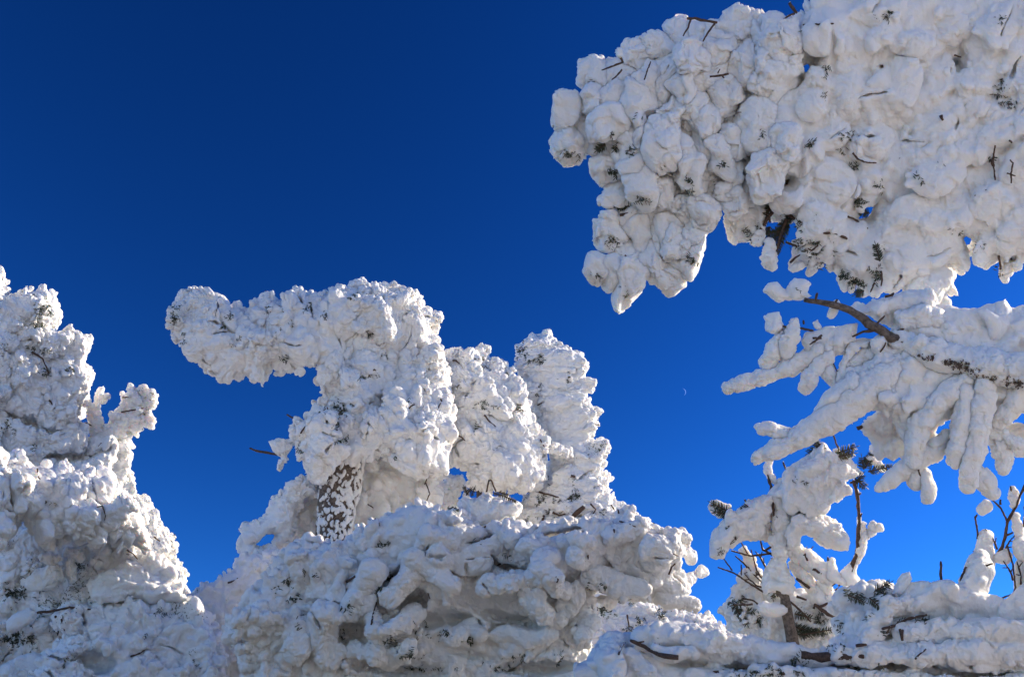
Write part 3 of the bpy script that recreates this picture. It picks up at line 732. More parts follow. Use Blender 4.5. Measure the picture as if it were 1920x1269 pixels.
twigs(fF, F_t, [([(973, 924), (990, 922), (1016, 923)], 1.8, 1.2), ([(1010, 922), (1040, 930), (1072, 939)], 1.8, 1.2), ([(1095, 950), (1072, 968), (1052, 980)], 5, 3.4, 8), ([(1036, 960), (1048, 966), (1060, 963)], 2, 1.2, 5),
                ([(1107, 944), (1117, 955), (1109, 967)], 1.8, 1.2, 4), ([(1146, 946), (1152, 956)], 1.6, 1), ([(1020, 966), (1015, 984)], 2.2, 1.4, 5), ([(1225, 980), (1228, 988), (1238, 987)], 2.4, 1.6, 4), ([(1008, 815), (1014, 826), (1021, 838)], 1.4, 1),
                ([(985, 738), (994, 736), (1004, 736)], 1.8, 1), ([(1000, 765), (1012, 757), (1020, 755)], 1.8, 1), ([(1104, 793), (1116, 795), (1124, 797)], 1.6, .9), ([(1070, 892), (1086, 894)], 3, 2), ([(1046, 868), (1060, 871)], 2, 1.4)])
root_trunk(F_t, 1080, 1040, DF, .14, 20)

# ------------------------------------------------------------------ G: the big foreground mass
DG = 6.2
G_t = thing('snow_laden_tree', 'huge shaded heap of snowy branches in the bottom middle with finger-like clumps', 'tree', ground_base(800, 1700, DG))
pG = [(422, 1169), (430, 1148), (460, 1120), (490, 1090), (509, 1055), (520, 1040), (545, 1022), (575, 1010), (606, 1006), (648, 1016), (667, 990), (700, 975), (734, 960), (760, 950), (785, 940), (815, 948), (865, 955), (900, 985), (980, 968), (1000, 982), (1040, 975),
      (1100, 975), (1140, 972), (1160, 958), (1180, 945), (1195, 965), (1215, 978), (1240, 996), (1259, 998), (1280, 996), (1293, 1015), (1288, 1030), (1297, 1046), (1282, 1054), (1275, 1072), (1292, 1080), (1296, 1095), (1304, 1108), (1292, 1116), (1311, 1127), (1322, 1146),
      (1290, 1150), (1240, 1130), (1200, 1125), (1150, 1118), (1115, 1128), (1110, 1190), (1130, 1330), (440, 1330), (450, 1260), (440, 1215), (425, 1195)]
gcap = []
def gc(pts, r, dz): gcap.append((pts, r, dz))
gc([(780, 1062), (755, 1095), (732, 1120)], (24, 21, 19), -14); gc([(780, 1050), (812, 1072), (846, 1100)], (20, 21, 16), -16); gc([(822, 1040), (842, 1050)], (22, 18), -14); gc([(868, 1052), (898, 1056)], (26, 22), -18)
gc([(772, 1152), (755, 1168), (728, 1178)], (17, 16, 13), -22); gc([(700, 1150), (702, 1178)], (13, 20), -18); gc([(668, 1118), (655, 1140)], (18, 20), -14); gc([(664, 1214), (702, 1222), (728, 1234), (765, 1216)], (12, 17, 19, 17), -26)
gc([(925, 1020), (895, 1036), (863, 1040)], (15, 16, 14), -14); gc([(910, 1100), (950, 1090), (990, 1086), (1036, 1084)], (17, 17, 17, 16), -20); gc([(1014, 1062), (1032, 1085), (1052, 1112)], (17, 17, 15), -26)
gc([(985, 1112), (1002, 1130), (1018, 1154)], (20, 19, 16), -20); gc([(1108, 1168), (1098, 1182), (1088, 1197)], (15, 16, 13), -16); gc([(1078, 1120), (1062, 1140), (1040, 1163)], (21, 20, 17), -12)
gc([(1080, 1045), (1122, 1054)], (22, 22), -22); gc([(1080, 1012), (1100, 1018)], (14, 16), -16); gc([(1016, 1048), (1034, 1046)], (18, 16), -16); gc([(990, 1026), (1000, 1030)], (16, 15), -14); gc([(1112, 1084), (1150, 1090), (1200, 1106)], (22, 22, 18), -12)
gc([(1228, 1030), (1240, 1040)], (24, 24), -14); gc([(1258, 1016), (1262, 1030)], (18, 18), -8); gc([(1276, 1004), (1282, 1006)], (11, 12), 0); gc([(1284, 1034), (1290, 1046)], (11, 11), 4); gc([(1150, 1008), (1200, 990)], (18, 16), -8)
gc([(1250, 1118), (1295, 1130)], (18, 14), 4); gc([(610, 1150), (600, 1190), (620, 1230)], (26, 30, 24), -10); gc([(560, 1180), (555, 1215)], (26, 26), -14); gc([(700, 1070), (680, 1100), (690, 1130)], (22, 22, 18), -10)
gc([(940, 1190), (990, 1195), (1035, 1190)], (17, 18, 15), -14); gc([(850, 1200), (880, 1180), (905, 1190)], (16, 18, 14), -16); gc([(800, 1000), (850, 1010), (890, 1000)], (17, 18, 14), -8); gc([(930, 995), (960, 1005)], (17, 18), -10)
flG = Field(box_of(pG, 14, (-190, 210)), DG, 2.6, 71)
flG.slab(pG, 60, 50, 8, 12, (-.10, .32), 34)
flG.lumps(90, (26, 44), 9, 1.35, 20, back=False); gl = [(400, 1150), (520, 1030), (620, 1000), (700, 980), (730, 1040), (690, 1110), (660, 1290), (420, 1290)]
flG.lumps(46, (13, 23), 3, 1.5, 15, prob=.9, sink=.05); flG.lumps(25, (10, 15), 2, 1.5, 20, where=gl, sink=0, back=False); flG.lumps(22, (6, 11), 2.5, 1.3, 15, prob=.6)
for c, r, a in [((655, 1190, -60), (34, 34, 60), 0), ((760, 1255, -60), (70, 18, 60), 5), ((1000, 1250, -60), (70, 16, 60), 0), ((770, 1130, -60), (26, 20, 50), -20), ((910, 1130, -70), (60, 22, 40), 10), ((810, 1165, -60), (26, 14, 50), 0),
                ((730, 1080, -80), (60, 9, 40), -22), ((930, 1055, -80), (60, 10, 40), 12), ((1120, 1110, -60), (60, 10, 50), 8), ((960, 1160, -60), (50, 12, 50), 10), ((1060, 1000, -70), (50, 8, 40), -10), ((590, 1130, -70), (50, 5, 40), 5), ((860, 1165, -60), (40, 16, 50), 15), ((700, 1240, -60), (40, 16, 60), 0), ((1130, 1060, -70), (14, 18, 34), 30), ((880, 1225, -70), (60, 10, 50), 10)]:
    q = 1.3 if c[1] > 1120 else 1.1
    flG.ell((c[0], c[1], c[2] - 5), (r[0] * q, r[1] * q, r[2] * 1.7), a, 7, cut=True)
fs_ = [at_front(flG, p, list(r), dz * 1.7) for p, r, dz in gcap]
for c in fs_: flG.cap(c, 2.5)
for c in fs_:      # knuckles along the fingers
    for (u, v, w_, r) in c:
        for _ in range(3):
            flG.ell((u + flG.rng.normal(0, r * .35), v + flG.rng.normal(0, r * .35), w_ - r * .35), (r * .6, r * .55, r * .55), flG.rng.uniform(0, 180), 3)
flG.lumps(13, (3, 6), 2, 1.2, prob=.45, back=False)
flG.cracks(26, (12, 34), (2.2, 4), (14, 28), 15, 60)
flG.rim(pG, (4, 10)); t = time.time(); flG.mesh('snow_crown', G_t, snow(DG, 0, 4), billow=((22, 3.0), (9, 2.0), (5, 1.0)), fine=(4, .6), chip=((34, 2.2), (13, 1.2)), warp=((48, 7), (19, 2.6))); print('G', time.time() - t)
for i, (c, r, a) in enumerate([((1313, 1073, 10), (15, 12, 12), -15), ((1284, 1092, 0), (24, 13, 15), -12), ((1270, 1085, 5), (14, 16, 12), 0), ((1292, 1048, 12), (9, 14, 9), 10)]):
    fl = Field((c[0] - 40, c[0] + 40, c[1] - 40, c[1] + 40, c[2] - 30, c[2] + 30), DG, 2.0, 80 + i); fl.ell(c, r, a); fl.ell((c[0] - 5, c[1] + 2, c[2] - 3), (r[0] * .7, r[1] * .8, r[2]), a, 5)
    fl.mesh('snow_clump', G_t, snow(DG), billow=((12, 2), (6, 1)))
pG2 = [(862, 942), (866, 932), (880, 926), (900, 922), (905, 915), (925, 918), (945, 925), (972, 938), (982, 955), (972, 968), (955, 980), (925, 992), (890, 985), (865, 970)]
fG2 = body('snow_bough', G_t, pG2, DG, 34, w0=10, amp=6, seed=73, shrink=6, R_=28, vox=2.2, layers=[L_(28, (9, 15), k=5, elong=.7), L_(15, (5, 8), k=3, prob=.7)], billow=((16, 2.6), (7, 1.2)))
for c in [(708, 972, 20, 12, 40), (845, 948, 26, 8, 46), (1012, 965, 30, 12, 50)]: tuft(flG, G_t, *c, L=9, r=.9)
for c in [(575, 1075, 14, 14, 30), (540, 1090, 24, 16, 30), (700, 1098, 18, 14, 110), (728, 1080, 34, 6, 60), (555, 1122, 16, 12, 44), (520, 1108, 12, 8, 20), (725, 1020, 20, 12, 26), (895, 1012, 8, 8, 16), (965, 1045, 20, 6, 30), (650, 1135, 16, 14, 24),
          (785, 1170, 26, 18, 60), (830, 1190, 44, 10, 80), (890, 1195, 30, 10, 50), (740, 1200, 30, 14, 60), (800, 1250, 70, 14, 100), (930, 1245, 60, 14, 60), (980, 1230, 40, 12, 50), (760, 1228, 40, 10, 46), (1050, 1240, 30, 20, 50), (560, 1170, 12, 22, 20),
          (660, 1180, 26, 22, 40), (1110, 1100, 40, 6, 30), (410, 1102, 12, 5, 20)]:
    tuft(flG, G_t, *c, L=9, r=.85, lean=(0, .7))
for q in [((874, 928, -30), (884, 915, -34)), ((884, 930, -30), (890, 914, -32)), ((876, 925, -30), (870, 912, -34)), ((925, 924, -34), (944, 930, -36)), ((945, 930, -34), (968, 940, -34)), ((935, 922, -30), (952, 928, -36))]:
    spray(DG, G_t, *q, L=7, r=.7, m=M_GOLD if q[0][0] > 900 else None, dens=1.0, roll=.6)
twigs(fG2, G_t, [([(912, 922), (917, 900), (921, 900), (930, 922)], 1.6, 1.6, 0), ([(917, 900), (914, 912)], 1.5, 1)], m=M_TWIG)
twigs(flG, G_t, [([(650, 1090), (665, 1080), (682, 1075)], 2.6, 2), ([(930, 1062), (940, 1055), (952, 1052)], 2, 1.2), ([(696, 1170), (700, 1150), (706, 1128)], 1.8, 1.2), ([(1254, 1076), (1260, 1062), (1268, 1054)], 1.8, 1.3, 6),
                 ([(1278, 1088, -10), (1292, 1082, -12), (1302, 1074, -8)], 1.8, 1.3), ([(1148, 984), (1152, 998)], 2, 1.4, 4), ([(1162, 977), (1176, 981), (1192, 987)], 1.7, 1.1, 4), ([(1042, 1080), (1046, 1086), (1044, 1092)], 2, 1.4, 6), ([(905, 990), (912, 986)], 3, 2, 3),
                 ([(1102, 1040), (1103, 1048)], 2, 1.3, 5), ([(800, 1100), (806, 1122)], 1.8, 1.2), ([(1262, 1038), (1272, 1042)], 1.6, 1, 5), ([(1160, 962), (1158, 954)], 2.4, 1.4), ([(1176, 1152), (1180, 1175)], 1.8, 1.2)])
root_trunk(G_t, 800, 1300, DG, .2, 40)

# ------------------------------------------------------------------ H: sunlit little fir behind the foreground mass
DH = 8.5
H = thing('snow_covered_fir', 'small sunlit frosted fir low behind the right end of the foreground heap', 'tree', ground_base(1230, 1500, DH))
pH = [(1095, 1130), (1108, 1118), (1125, 1110), (1145, 1106), (1158, 1122), (1179, 1114), (1195, 1112), (1215, 1117), (1226, 1130), (1240, 1126), (1260, 1134), (1290, 1143), (1320, 1144), (1334, 1153), (1343, 1168), (1364, 1172), (1380, 1185), (1380, 1330), (1080, 1330)]
fH = body('snow_crown', H, pH, DH, 42, rim=(2.5, 6), w0=0, amp=10, seed=81, shrink=5, R_=30, vox=2.2, tilt=(.1, -.4),
          layers=[L_(28, (8, 14), k=4, elong=.7, ang=-20), L_(14, (4, 7.5), k=2), L_(9, (2.5, 4.5), k=1.5, prob=.8)], billow=((9, 2.4), (5, 1.2)), fine=(3, .5), speck=.4)
for c in [(1125, 1140, 16, 8, 50), (1150, 1150, 24, 6, 40), (1190, 1125, 12, 8, 30), (1235, 1150, 14, 10, 40), (1205, 1165, 24, 6, 30), (1300, 1170, 26, 6, 40), (1180, 1180, 30, 8, 50)]: tuft(fH, H, *c, L=7, r=.8)
spray(DH, H, (1166, 1130, -44), (1145, 1110, -44), L=7, r=.8)
root_trunk(H, 1230, 1320, DH, .1, 10)

# ------------------------------------------------------------------ I: low bough along the bottom right
DI = 4.6
I_ = thing('snow_laden_tree', 'long low snow-caked bough running along the bottom right corner', 'tree', ground_base(1700, 1900, DI))
pI = [(1095, 1330), (1100, 1240), (1112, 1205), (1125, 1192), (1140, 1186), (1160, 1190), (1182, 1188), (1195, 1172), (1231, 1164), (1258, 1172), (1280, 1166), (1310, 1172), (1337, 1182), (1380, 1186), (1410, 1198), (1445, 1202), (1490, 1212), (1535, 1217), (1560, 1200), (1566, 1170),
      (1572, 1150), (1556, 1132), (1554, 1108), (1570, 1095), (1590, 1096), (1612, 1088), (1635, 1077), (1655, 1080), (1674, 1092), (1695, 1098), (1731, 1102), (1746, 1110), (1766, 1100), (1796, 1096), (1806, 1084), (1812, 1052), (1831, 1042),
      (1856, 1038), (1862, 1060), (1852, 1096), (1841, 1111), (1850, 1124), (1885, 1130), (1904, 1118), (1925, 1092), (1990, 1050), (1990, 1330)]
icap = []
flI = Field(box_of(pI, 14, (-150, 110)), DI, 2.6, 91)
flI.slab(pI, 52, 44, 8, 10, (.03, -.3), 16)
flI.lumps(80, (24, 38), 9, .55, 0, 20, back=False); flI.lumps(42, (12, 22), 5, .55, 0, 25, prob=.9)
for c, r, a in [((1640, 1245, -50), (150, 9, 60), 2), ((1690, 1150, -60), (40, 9, 40), -22), ((1500, 1248, -50), (150, 10, 60), -2), ((1790, 1170, -60), (110, 6, 40), -6), ((1820, 1262, -60), (100, 10, 60), 0), ((1590, 1180, -70), (14, 30, 40), 20),
                ((1300, 1245, -70), (50, 8, 40), 6), ((1720, 1195, -70), (120, 5, 36), 3), ((1870, 1225, -70), (60, 6, 40), -18), ((1690, 1115, -50), (26, 7, 40), 0)]:
    flI.ell(c, r, a, 9, cut=True)
for p, r, dz in [([(1200, 1195), (1260, 1190), (1330, 1205), (1420, 1222), (1540, 1232)], (22, 24, 22, 20, 16), -12), ([(1660, 1135), (1730, 1128), (1800, 1122), (1870, 1140)], (20, 22, 24, 22), -16), ([(1690, 1190), (1780, 1182), (1870, 1180), (1960, 1190)], (18, 20, 22, 24), -20),
                 ([(1560, 1225), (1640, 1225), (1740, 1228), (1850, 1215), (1960, 1225)], (16, 18, 20, 22, 24), -14), ([(1150, 1205), (1140, 1240), (1155, 1280)], (22, 24, 20), -14), ([(1620, 1205), (1650, 1170), (1665, 1130)], (22, 22, 18), -10), ([(1820, 1100), (1835, 1070), (1838, 1052)], (30, 26, 22), 0),
                 ([(1240, 1225), (1300, 1230)], (14, 13), -20), ([(1180, 1225), (1215, 1262)], (16, 18), -16), ([(1900, 1150), (1960, 1110)], (28, 34), -6), ([(1580, 1120), (1610, 1105)], (20, 18), -10), ([(1700, 1100), (1780, 1112)], (16, 18), -4), ([(1420, 1262), (1560, 1270)], (14, 14), -16)]:
    flI.cap(at_front(flI, p, list(r), dz), 6)
flI.lumps(24, (7, 13), 3.5, .7, 10, prob=.55, back=False)
t = time.time(); flI.mesh('snow_bough', I_, snow(DI), billow=((24, 2.6), (10, 1.2)), fine=(6, .35)); print('I', time.time() - t)
for c in [(1655, 1110, 20, 14, 70), (1600, 1115, 20, 12, 50), (1570, 1155, 8, 24, 30), (1460, 1255, 80, 12, 120), (1610, 1252, 60, 8, 70), (1500, 1235, 30, 8, 40), (1660, 1185, 20, 8, 36), (1730, 1165, 24, 6, 40), (1390, 1262, 50, 8, 60), (1240, 1200, 10, 6, 16), (1690, 1165, 16, 10, 34), (1560, 1212, 40, 6, 40)]:
    tuft(flI, I_, *c, L=12, r=1.0, lean=(0, .5))
for q in [((1640, 1108, -60), (1668, 1092, -62)), ((1630, 1120, -66), (1650, 1138, -70)), ((1590, 1115, -62), (1620, 1128, -66)), ((1660, 1150, -66), (1625, 1160, -66))]: spray(DI, I_, *q, L=13, r=1.0)
twigs(flI, I_, [([(1182, 1200), (1208, 1212), (1234, 1227), (1272, 1232)], 3, 5, 8), ([(1196, 1204), (1208, 1202)], 2, 1.4, 6), ([(1160, 1226), (1166, 1210), (1172, 1204)], 2.4, 1.5, 6), ([(1655, 1178), (1680, 1172), (1700, 1160), (1738, 1152)], 2.6, 2, 10), ([(1662, 1186), (1670, 1174)], 2, 1.4, 10),
                ([(1605, 1210), (1625, 1208)], 3, 2.5, 6), ([(1716, 1235), (1726, 1224), (1736, 1216)], 2, 1.5, 8), ([(1500, 1226), (1540, 1232), (1590, 1228), (1620, 1230)], 8, 6, -2), ([(1340, 1262), (1400, 1256), (1470, 1262)], 5, 4, 0), ([(1690, 1180), (1692, 1200)], 4, 3, 4),
                ([(1766, 1098, 0), (1764, 1070, 0), (1764, 1052, 0)], 2.6, 2.0), ([(1800, 1100, -10), (1804, 1078, -10), (1812, 1062, -10)], 2.6, 2), ([(1848, 1060), (1862, 1056)], 2, 1.4)])
root_trunk(I_, 1700, 1330, DI, .14, 60)
fp = body('snow_clump', I_, [(1672, 1108), (1676, 1090), (1690, 1072), (1706, 1068), (1712, 1082), (1700, 1094), (1690, 1104)], DI, 12, w0=-20, R_=11, shrink=0, amp=2, vox=2.0, seed=95, billow=((14, 1.4),))

# ------------------------------------------------------------------ J: young snow-covered tree
DJ = 5.2
J = thing('snow_covered_sapling', 'young tree with bare brown stem and plump white lobes against the sky', 'tree', ground_base(1495, 1700, DJ))
def jb(poly, T=26, **k): 
    d = dict(glow=12, w0=0, R_=24, shrink=3, amp=5, vox=2.1, layers=[L_(34, (11, 18), k=7, elong=1.2), L_(18, (5, 9), k=4, prob=.6)], billow=((17, 2.6), (8, 1.3)), fine=(5, .5)); d.update(k)
    return body('snow_lobe', J, poly, DJ, T, **d)
fJ1 = jb([(1450, 930), (1465, 900), (1475, 884), (1493, 869), (1512, 857), (1531, 838), (1547, 830), (1558, 847), (1585, 853), (1604, 869), (1618, 892), (1604, 903), (1585, 907), (1598, 922), (1577, 936), (1562, 942), (1556, 965), (1531, 968), (1500, 960), (1470, 950)], 36, seed=101, R_=32, w0=-6)
fJ2 = jb([(1480, 960), (1520, 958), (1560, 968), (1580, 985), (1596, 1016), (1592, 1032), (1570, 1036), (1547, 1029), (1531, 1011), (1508, 1003), (1503, 1020), (1481, 1026), (1470, 1000)], 26, seed=102, w0=-14)
fJ0 = jb([(1446, 925), (1460, 900), (1478, 895), (1490, 930), (1490, 1010), (1478, 1030), (1481, 1057), (1489, 1078), (1481, 1118), (1470, 1112), (1460, 1108), (1433, 1119), (1431, 1080), (1448, 1046), (1446, 1000)], 20, seed=103, R_=18, w0=4)
fJ3 = jb([(1455, 930), (1423, 932), (1400, 938), (1377, 955), (1354, 971), (1333, 1000), (1328, 1025), (1331, 1042), (1347, 1048), (1362, 1040), (1373, 1028), (1404, 1019), (1425, 1011), (1432, 990), (1450, 980)], 28, seed=104, w0=-6)
fJ4 = jb([(1325, 950), (1330, 938), (1342, 935), (1360, 942), (1374, 952), (1366, 966), (1350, 972), (1334, 964)], 10, seed=105, R_=10, shrink=1, w0=-4, layers=[L_(12, (4, 7), k=3)])
def limb(pts, seed=0, name='snow_limb', P=J, D0=DJ, vox=2.0, k=5, bl=((12, 2.2), (6, 1.0)), lump=True, speck=0, glow=14, chip=((26, 2.4), (11, 1.6))):
    a = np.array(pts); lo = a[:, :3].min(0) - a[:, 3].max() * 1.6 - 8; hi = a[:, :3].max(0) + a[:, 3].max() * 1.6 + 8
    fl = Field((lo[0], hi[0], lo[1], hi[1], lo[2], hi[2]), D0, vox, seed + 200)
    fl.cap(pts, k)
    if lump:
        for i in range(len(pts) - 1):
            L = np.linalg.norm(a[i, :2] - a[i + 1, :2]); n = max(1, int(L / (a[i, 3] * .8)))
            for j in range(n):
                t = (j + fl.rng.rand()) / n; q = a[i] * (1 - t) + a[i + 1] * t; r = q[3]
                ang = fl.rng.uniform(0, 2 * math.pi)
                fl.ell((q[0] + .4 * r * math.cos(ang), q[1] + .4 * r * math.sin(ang), q[2] + fl.rng.uniform(-.5, .3) * r), (r * .7, r * .62, r * .7), fl.rng.uniform(0, 180), 5)
    fl.mesh(name, P, snow(D0, speck, glow), billow=bl, fine=(5, .4), chip=chip, warp=((40, 4.5), (16, 1.6))); return fl
limb([(1480, 1025, 5, 13), (1512, 1045, 5, 17), (1542, 1070, 5, 15), (1558, 1085, 5, 9)], 1); limb([(1490, 1060, 15, 11), (1515, 1090, 15, 14), (1530, 1120, 15, 14), (1560, 1150, 15, 10)], 2)
limb([(1558, 1055, 0, 8), (1562, 1075, 0, 10), (1580, 1092, 0, 9)], 3); limb([(1617, 985, -2, 9), (1621, 1005, -2, 10), (1614, 1028, -2, 10), (1606, 1052, -2, 9)], 4); limb([(1622, 1012, 0, 8), (1635, 995, 0, 8), (1640, 984, 0, 7)], 5); limb([(1640, 990, 0, 8), (1653, 985, 0, 5)], 6)
limb([(1444, 864, 0, 5), (1442, 878, 0, 6), (1450, 900, 0, 6)], 7); limb([(1446, 1010, 10, 10), (1432, 1000, 10, 12), (1440, 985, 5, 10)], 8); limb([(1598, 1062, 4, 9), (1590, 1078, 4, 12), (1598, 1100, 6, 16)], 9)
limb([(1434, 1135, 0, 12), (1455, 1142, -4, 12), (1470, 1146, -4, 8)], 10); limb([(1395, 1030, 30, 8), (1408, 1050, 30, 8), (1412, 1075, 30, 8)], 11); limb([(1545, 1100, 20, 15), (1560, 1140, 20, 14)], 12)
fK = body('snow_crown', J, [(1350, 1150), (1354, 1127), (1362, 1105), (1385, 1092), (1374, 1075), (1385, 1058), (1405, 1055), (1428, 1060), (1436, 1085), (1470, 1095), (1520, 1080), (1545, 1100), (1572, 1110), (1576, 1240), (1370, 1240), (1360, 1180)], DJ, 26, w0=75, R_=22, shrink=6, amp=14, vox=2.3, seed=107,
          layers=[L_(34, (10, 17), k=4, elong=1.2), L_(18, (5, 9), k=2.5), L_(10, (3, 5), k=1.5, prob=.5)], billow=((12, 2.6), (6, 1.4)), speck=.5, holes=[[(1478, 1100), (1500, 1092), (1540, 1098), (1520, 1112)]])
tube('trunk', [(1489, 1235, 6, 11.5), (1484, 1180, 4, 11), (1473, 1132, 0, 10), (1465, 1110, -2, 8.5), (1458, 1060, -4, 5), (1457, 1000, 4, 5), (1456, 920, 4, 4)], DJ, M_BARK, J, 12, .06)
root_trunk(J, 1489, 1230, DJ, .07, 6)
br = [([(1435, 871, 0), (1445, 911, 0), (1447, 935, 2)], 2.4, 3.2), ([(1468, 866, 0), (1474, 880, 0)], 1.8, 2), ([(1589, 1086, -6), (1608, 1034, -8), (1611, 973, -8), (1607, 925, -8), (1600, 900, -8)], 4.2, 2.8), ([(1611, 973, -8), (1616, 962, -8)], 2, 1.5), ([(1607, 930, -8), (1614, 924, -8)], 2.4, 2),
      ([(1558, 799, 10), (1566, 826, 6), (1574, 845, 4)], 1.4, 2.2), ([(1346, 1063, 20), (1377, 1074, 20), (1404, 1092, 20), (1432, 1110, 22)], 1.2, 2), ([(1356, 1046, 20), (1373, 1069, 20)], 1.2, 1.6), ([(1379, 1042, 22), (1400, 1061, 22), (1428, 1081, 22)], 1.2, 1.8), ([(1389, 1015, 16), (1404, 1042, 20)], 1.2, 1.5),
      ([(1371, 1032, 14), (1408, 1042, 14), (1448, 1037, 10)], 1.3, 2), ([(1408, 1030, 16), (1419, 1069, 20), (1428, 1084, 20)], 1.2, 1.8), ([(1425, 1011, 16), (1430, 1030, 16), (1448, 1040, 14)], 1.5, 2.2), ([(1390, 1058, 25), (1390, 1078, 25)], 1.2, 1.4), ([(1392, 1121, 30), (1412, 1125, 30), (1426, 1136, 30)], 1.4, 1.8),
      ([(1552, 1044, -6), (1556, 1068, -6), (1566, 1090, -4)], 1.8, 2.4), ([(1481, 1127, 10), (1508, 1150, 10), (1520, 1165, 10)], 1.8, 2), ([(1493, 1084, 4), (1505, 1092, 2), (1518, 1102, 0)], 2.2, 3), ([(1508, 1038, -14), (1514, 1050, -14)], 3, 3), ([(1524, 1066, -12), (1540, 1074, -12)], 2.6, 3), ([(1527, 1133, 0), (1545, 1145, 0), (1566, 1158, 0)], 3.2, 4),
      ([(1494, 1118, 8), (1512, 1124, 8)], 2.4, 2), ([(1434, 1032, 16), (1450, 1022, 16)], 2, 2), ([(1396, 936, -20), (1400, 944, -22)], 1.6, 1.6), ([(1450, 940, -16), (1451, 975, -16)], 2, 2), ([(1535, 1138, 0), (1552, 1130, 0)], 3, 2.4), ([(1594, 905, -6), (1612, 900, -6)], 2, 2)]
twigs(fK, J, br, name='branch')
for a, b in [((1374, 962, -26), (1335, 943, -22)), ((1371, 968, -26), (1340, 958, -24)), ((1380, 1012, -34), (1372, 980, -36)), ((1370, 1020, -34), (1366, 990, -36)), ((1566, 850, -36), (1603, 838, -30)), ((1572, 856, -38), (1600, 850, -34)), ((1624, 872, 4), (1655, 822, 8)), ((1622, 878, 0), (1634, 850, 2)), ((1628, 884, 0), (1672, 874, 6)),
             ((1604, 898, -10), (1622, 912, -8)), ((1604, 904, -8), (1616, 890, -8)), ((1540, 832, -20), (1516, 849, -10)), ((1532, 836, -20), (1526, 822, -14)), ((1620, 880, 0), (1616, 858, 0)), ((1400, 962, -34), (1380, 972, -34)), ((1405, 950, -34), (1392, 956, -34)),
             ((1470, 1170, 24), (1545, 1188, 20)), ((1500, 1190, 20), (1560, 1180, 16)), ((1490, 1150, 24), (1520, 1158, 20)), ((1380, 1140, 40), (1400, 1170, 36))]:
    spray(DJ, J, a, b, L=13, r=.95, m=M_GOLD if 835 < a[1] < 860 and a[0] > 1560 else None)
limb([(1640, 838, 12, 10), (1652, 828, 14, 8)], 14); limb([(1636, 862, 12, 8), (1656, 880, 14, 6)], 15)
for c in [(1450, 960, 6, 36, 40), (1500, 905, 20, 12, 14), (1550, 836, 12, 6, 24), (1350, 1035, 14, 10, 24)]: tuft({1: fJ0, 0: fJ1}[int(c[0] < 1460)] if c[0] > 1400 else fJ3, J, *c, L=8, r=.7)
for c in [(1385, 1130, 20, 18, 90), (1420, 1160, 24, 16, 70), (1500, 1185, 40, 14, 110), (1540, 1160, 24, 16, 60), (1450, 1110, 20, 12, 40)]: tuft(fK, J, *c, L=9, r=.85)

def lace(P, D0, starts, n, L=34, seed=3, w=(10, 60)):
    rnd = random.Random(seed)
    for i in range(n):
        u, v, a = starts[i % len(starts)]; u += rnd.uniform(-16, 16); v += rnd.uniform(-12, 12); ww = rnd.uniform(*w)
        a = a + rnd.uniform(-35, 35); pts = [(u, v, ww, 1.9)]
        for k in range(3):
            a += rnd.uniform(-22, 22); l = L * rnd.uniform(.35, .6)
            u += l * math.cos(R(a)); v -= l * math.sin(R(a)); pts.append((u, v, ww - 4 * k, 1.7 - .35 * k))
        br_ = tube('branch', pts, D0, M_TWIG, P, 6, seed=seed + i); frost(pts, D0, P, i + seed, .8)
        for k in (1, 2):
            p = pts[k]; b = a + rnd.choice((-1, 1)) * rnd.uniform(35, 60); l = L * rnd.uniform(.25, .45)
            q = [p[:3] + (1.2,), (p[0] + l * math.cos(R(b)), p[1] - l * math.sin(R(b)), p[2] - 3, .8)]
            tube('branch', q, D0, M_TWIG, P, 5, seed=seed + i * 7 + k); frost(q, D0, P, i * 3 + k + seed, .7)
lace(J, DJ, [(1440, 1100, 150), (1430, 1075, 120), (1500, 1070, 60), (1540, 1110, 40), (1400, 1120, 170), (1520, 1140, 20), (1460, 1060, 100), (1570, 1110, 70)], 14)

# ------------------------------------------------------------------ L: bough with snow fingers, middle right
DL = 4.0
Lt = thing('snow_laden_tree', 'dark bare-tipped branch at middle right hung with long smooth snow fingers', 'tree', ground_base(2550, 1500, DL))
def lb(poly, T=20, name='snow_lobe', **k):
    d = dict(glow=12, chip=((34, 2.2), (13, 1.2)), w0=0, R_=20, shrink=2, amp=5, vox=2.3, layers=[L_(40, (12, 20), k=7, elong=1.3, ang=60), L_(20, (5, 9), k=5, prob=.4)], billow=((26, 2.2), (11, .9)), fine=(6, .3)); d.update(k)
    return body(name, Lt, poly, DL, T, **d)
fL1 = lb([(1430, 553), (1440, 535), (1460, 528), (1475, 540), (1492, 518), (1515, 525), (1528, 535), (1516, 550), (1522, 560), (1500, 567), (1485, 561), (1455, 568)], 16, seed=111, R_=16)
fL2 = lb([(1431, 596), (1442, 583), (1466, 583), (1468, 598), (1456, 624), (1440, 623), (1433, 608)], 14, seed=112, R_=14)
fL3 = lb([(1590, 575), (1605, 566), (1620, 574), (1632, 564), (1650, 560), (1668, 554), (1700, 543), (1735, 543), (1757, 574), (1790, 576), (1838, 576), (1855, 566), (1883, 557), (1898, 579), (1930, 576), (1990, 566), (2060, 600), (2080, 660), (1990, 715), (1850, 690), (1750, 660), (1700, 636), (1655, 612), (1625, 596), (1600, 590)],
          34, seed=113, w0=30, amp=14, R_=30, layers=[L_(80, (24, 40), k=7, elong=.6, ang=-25), L_(42, (10, 20), k=5, elong=.7, prob=.7)], vox=2.6)
fL4 = lb([(1500, 640), (1510, 622), (1540, 614), (1578, 606), (1612, 603), (1606, 640), (1575, 668), (1530, 668), (1505, 660)], 15, seed=114, w0=6, R_=14)
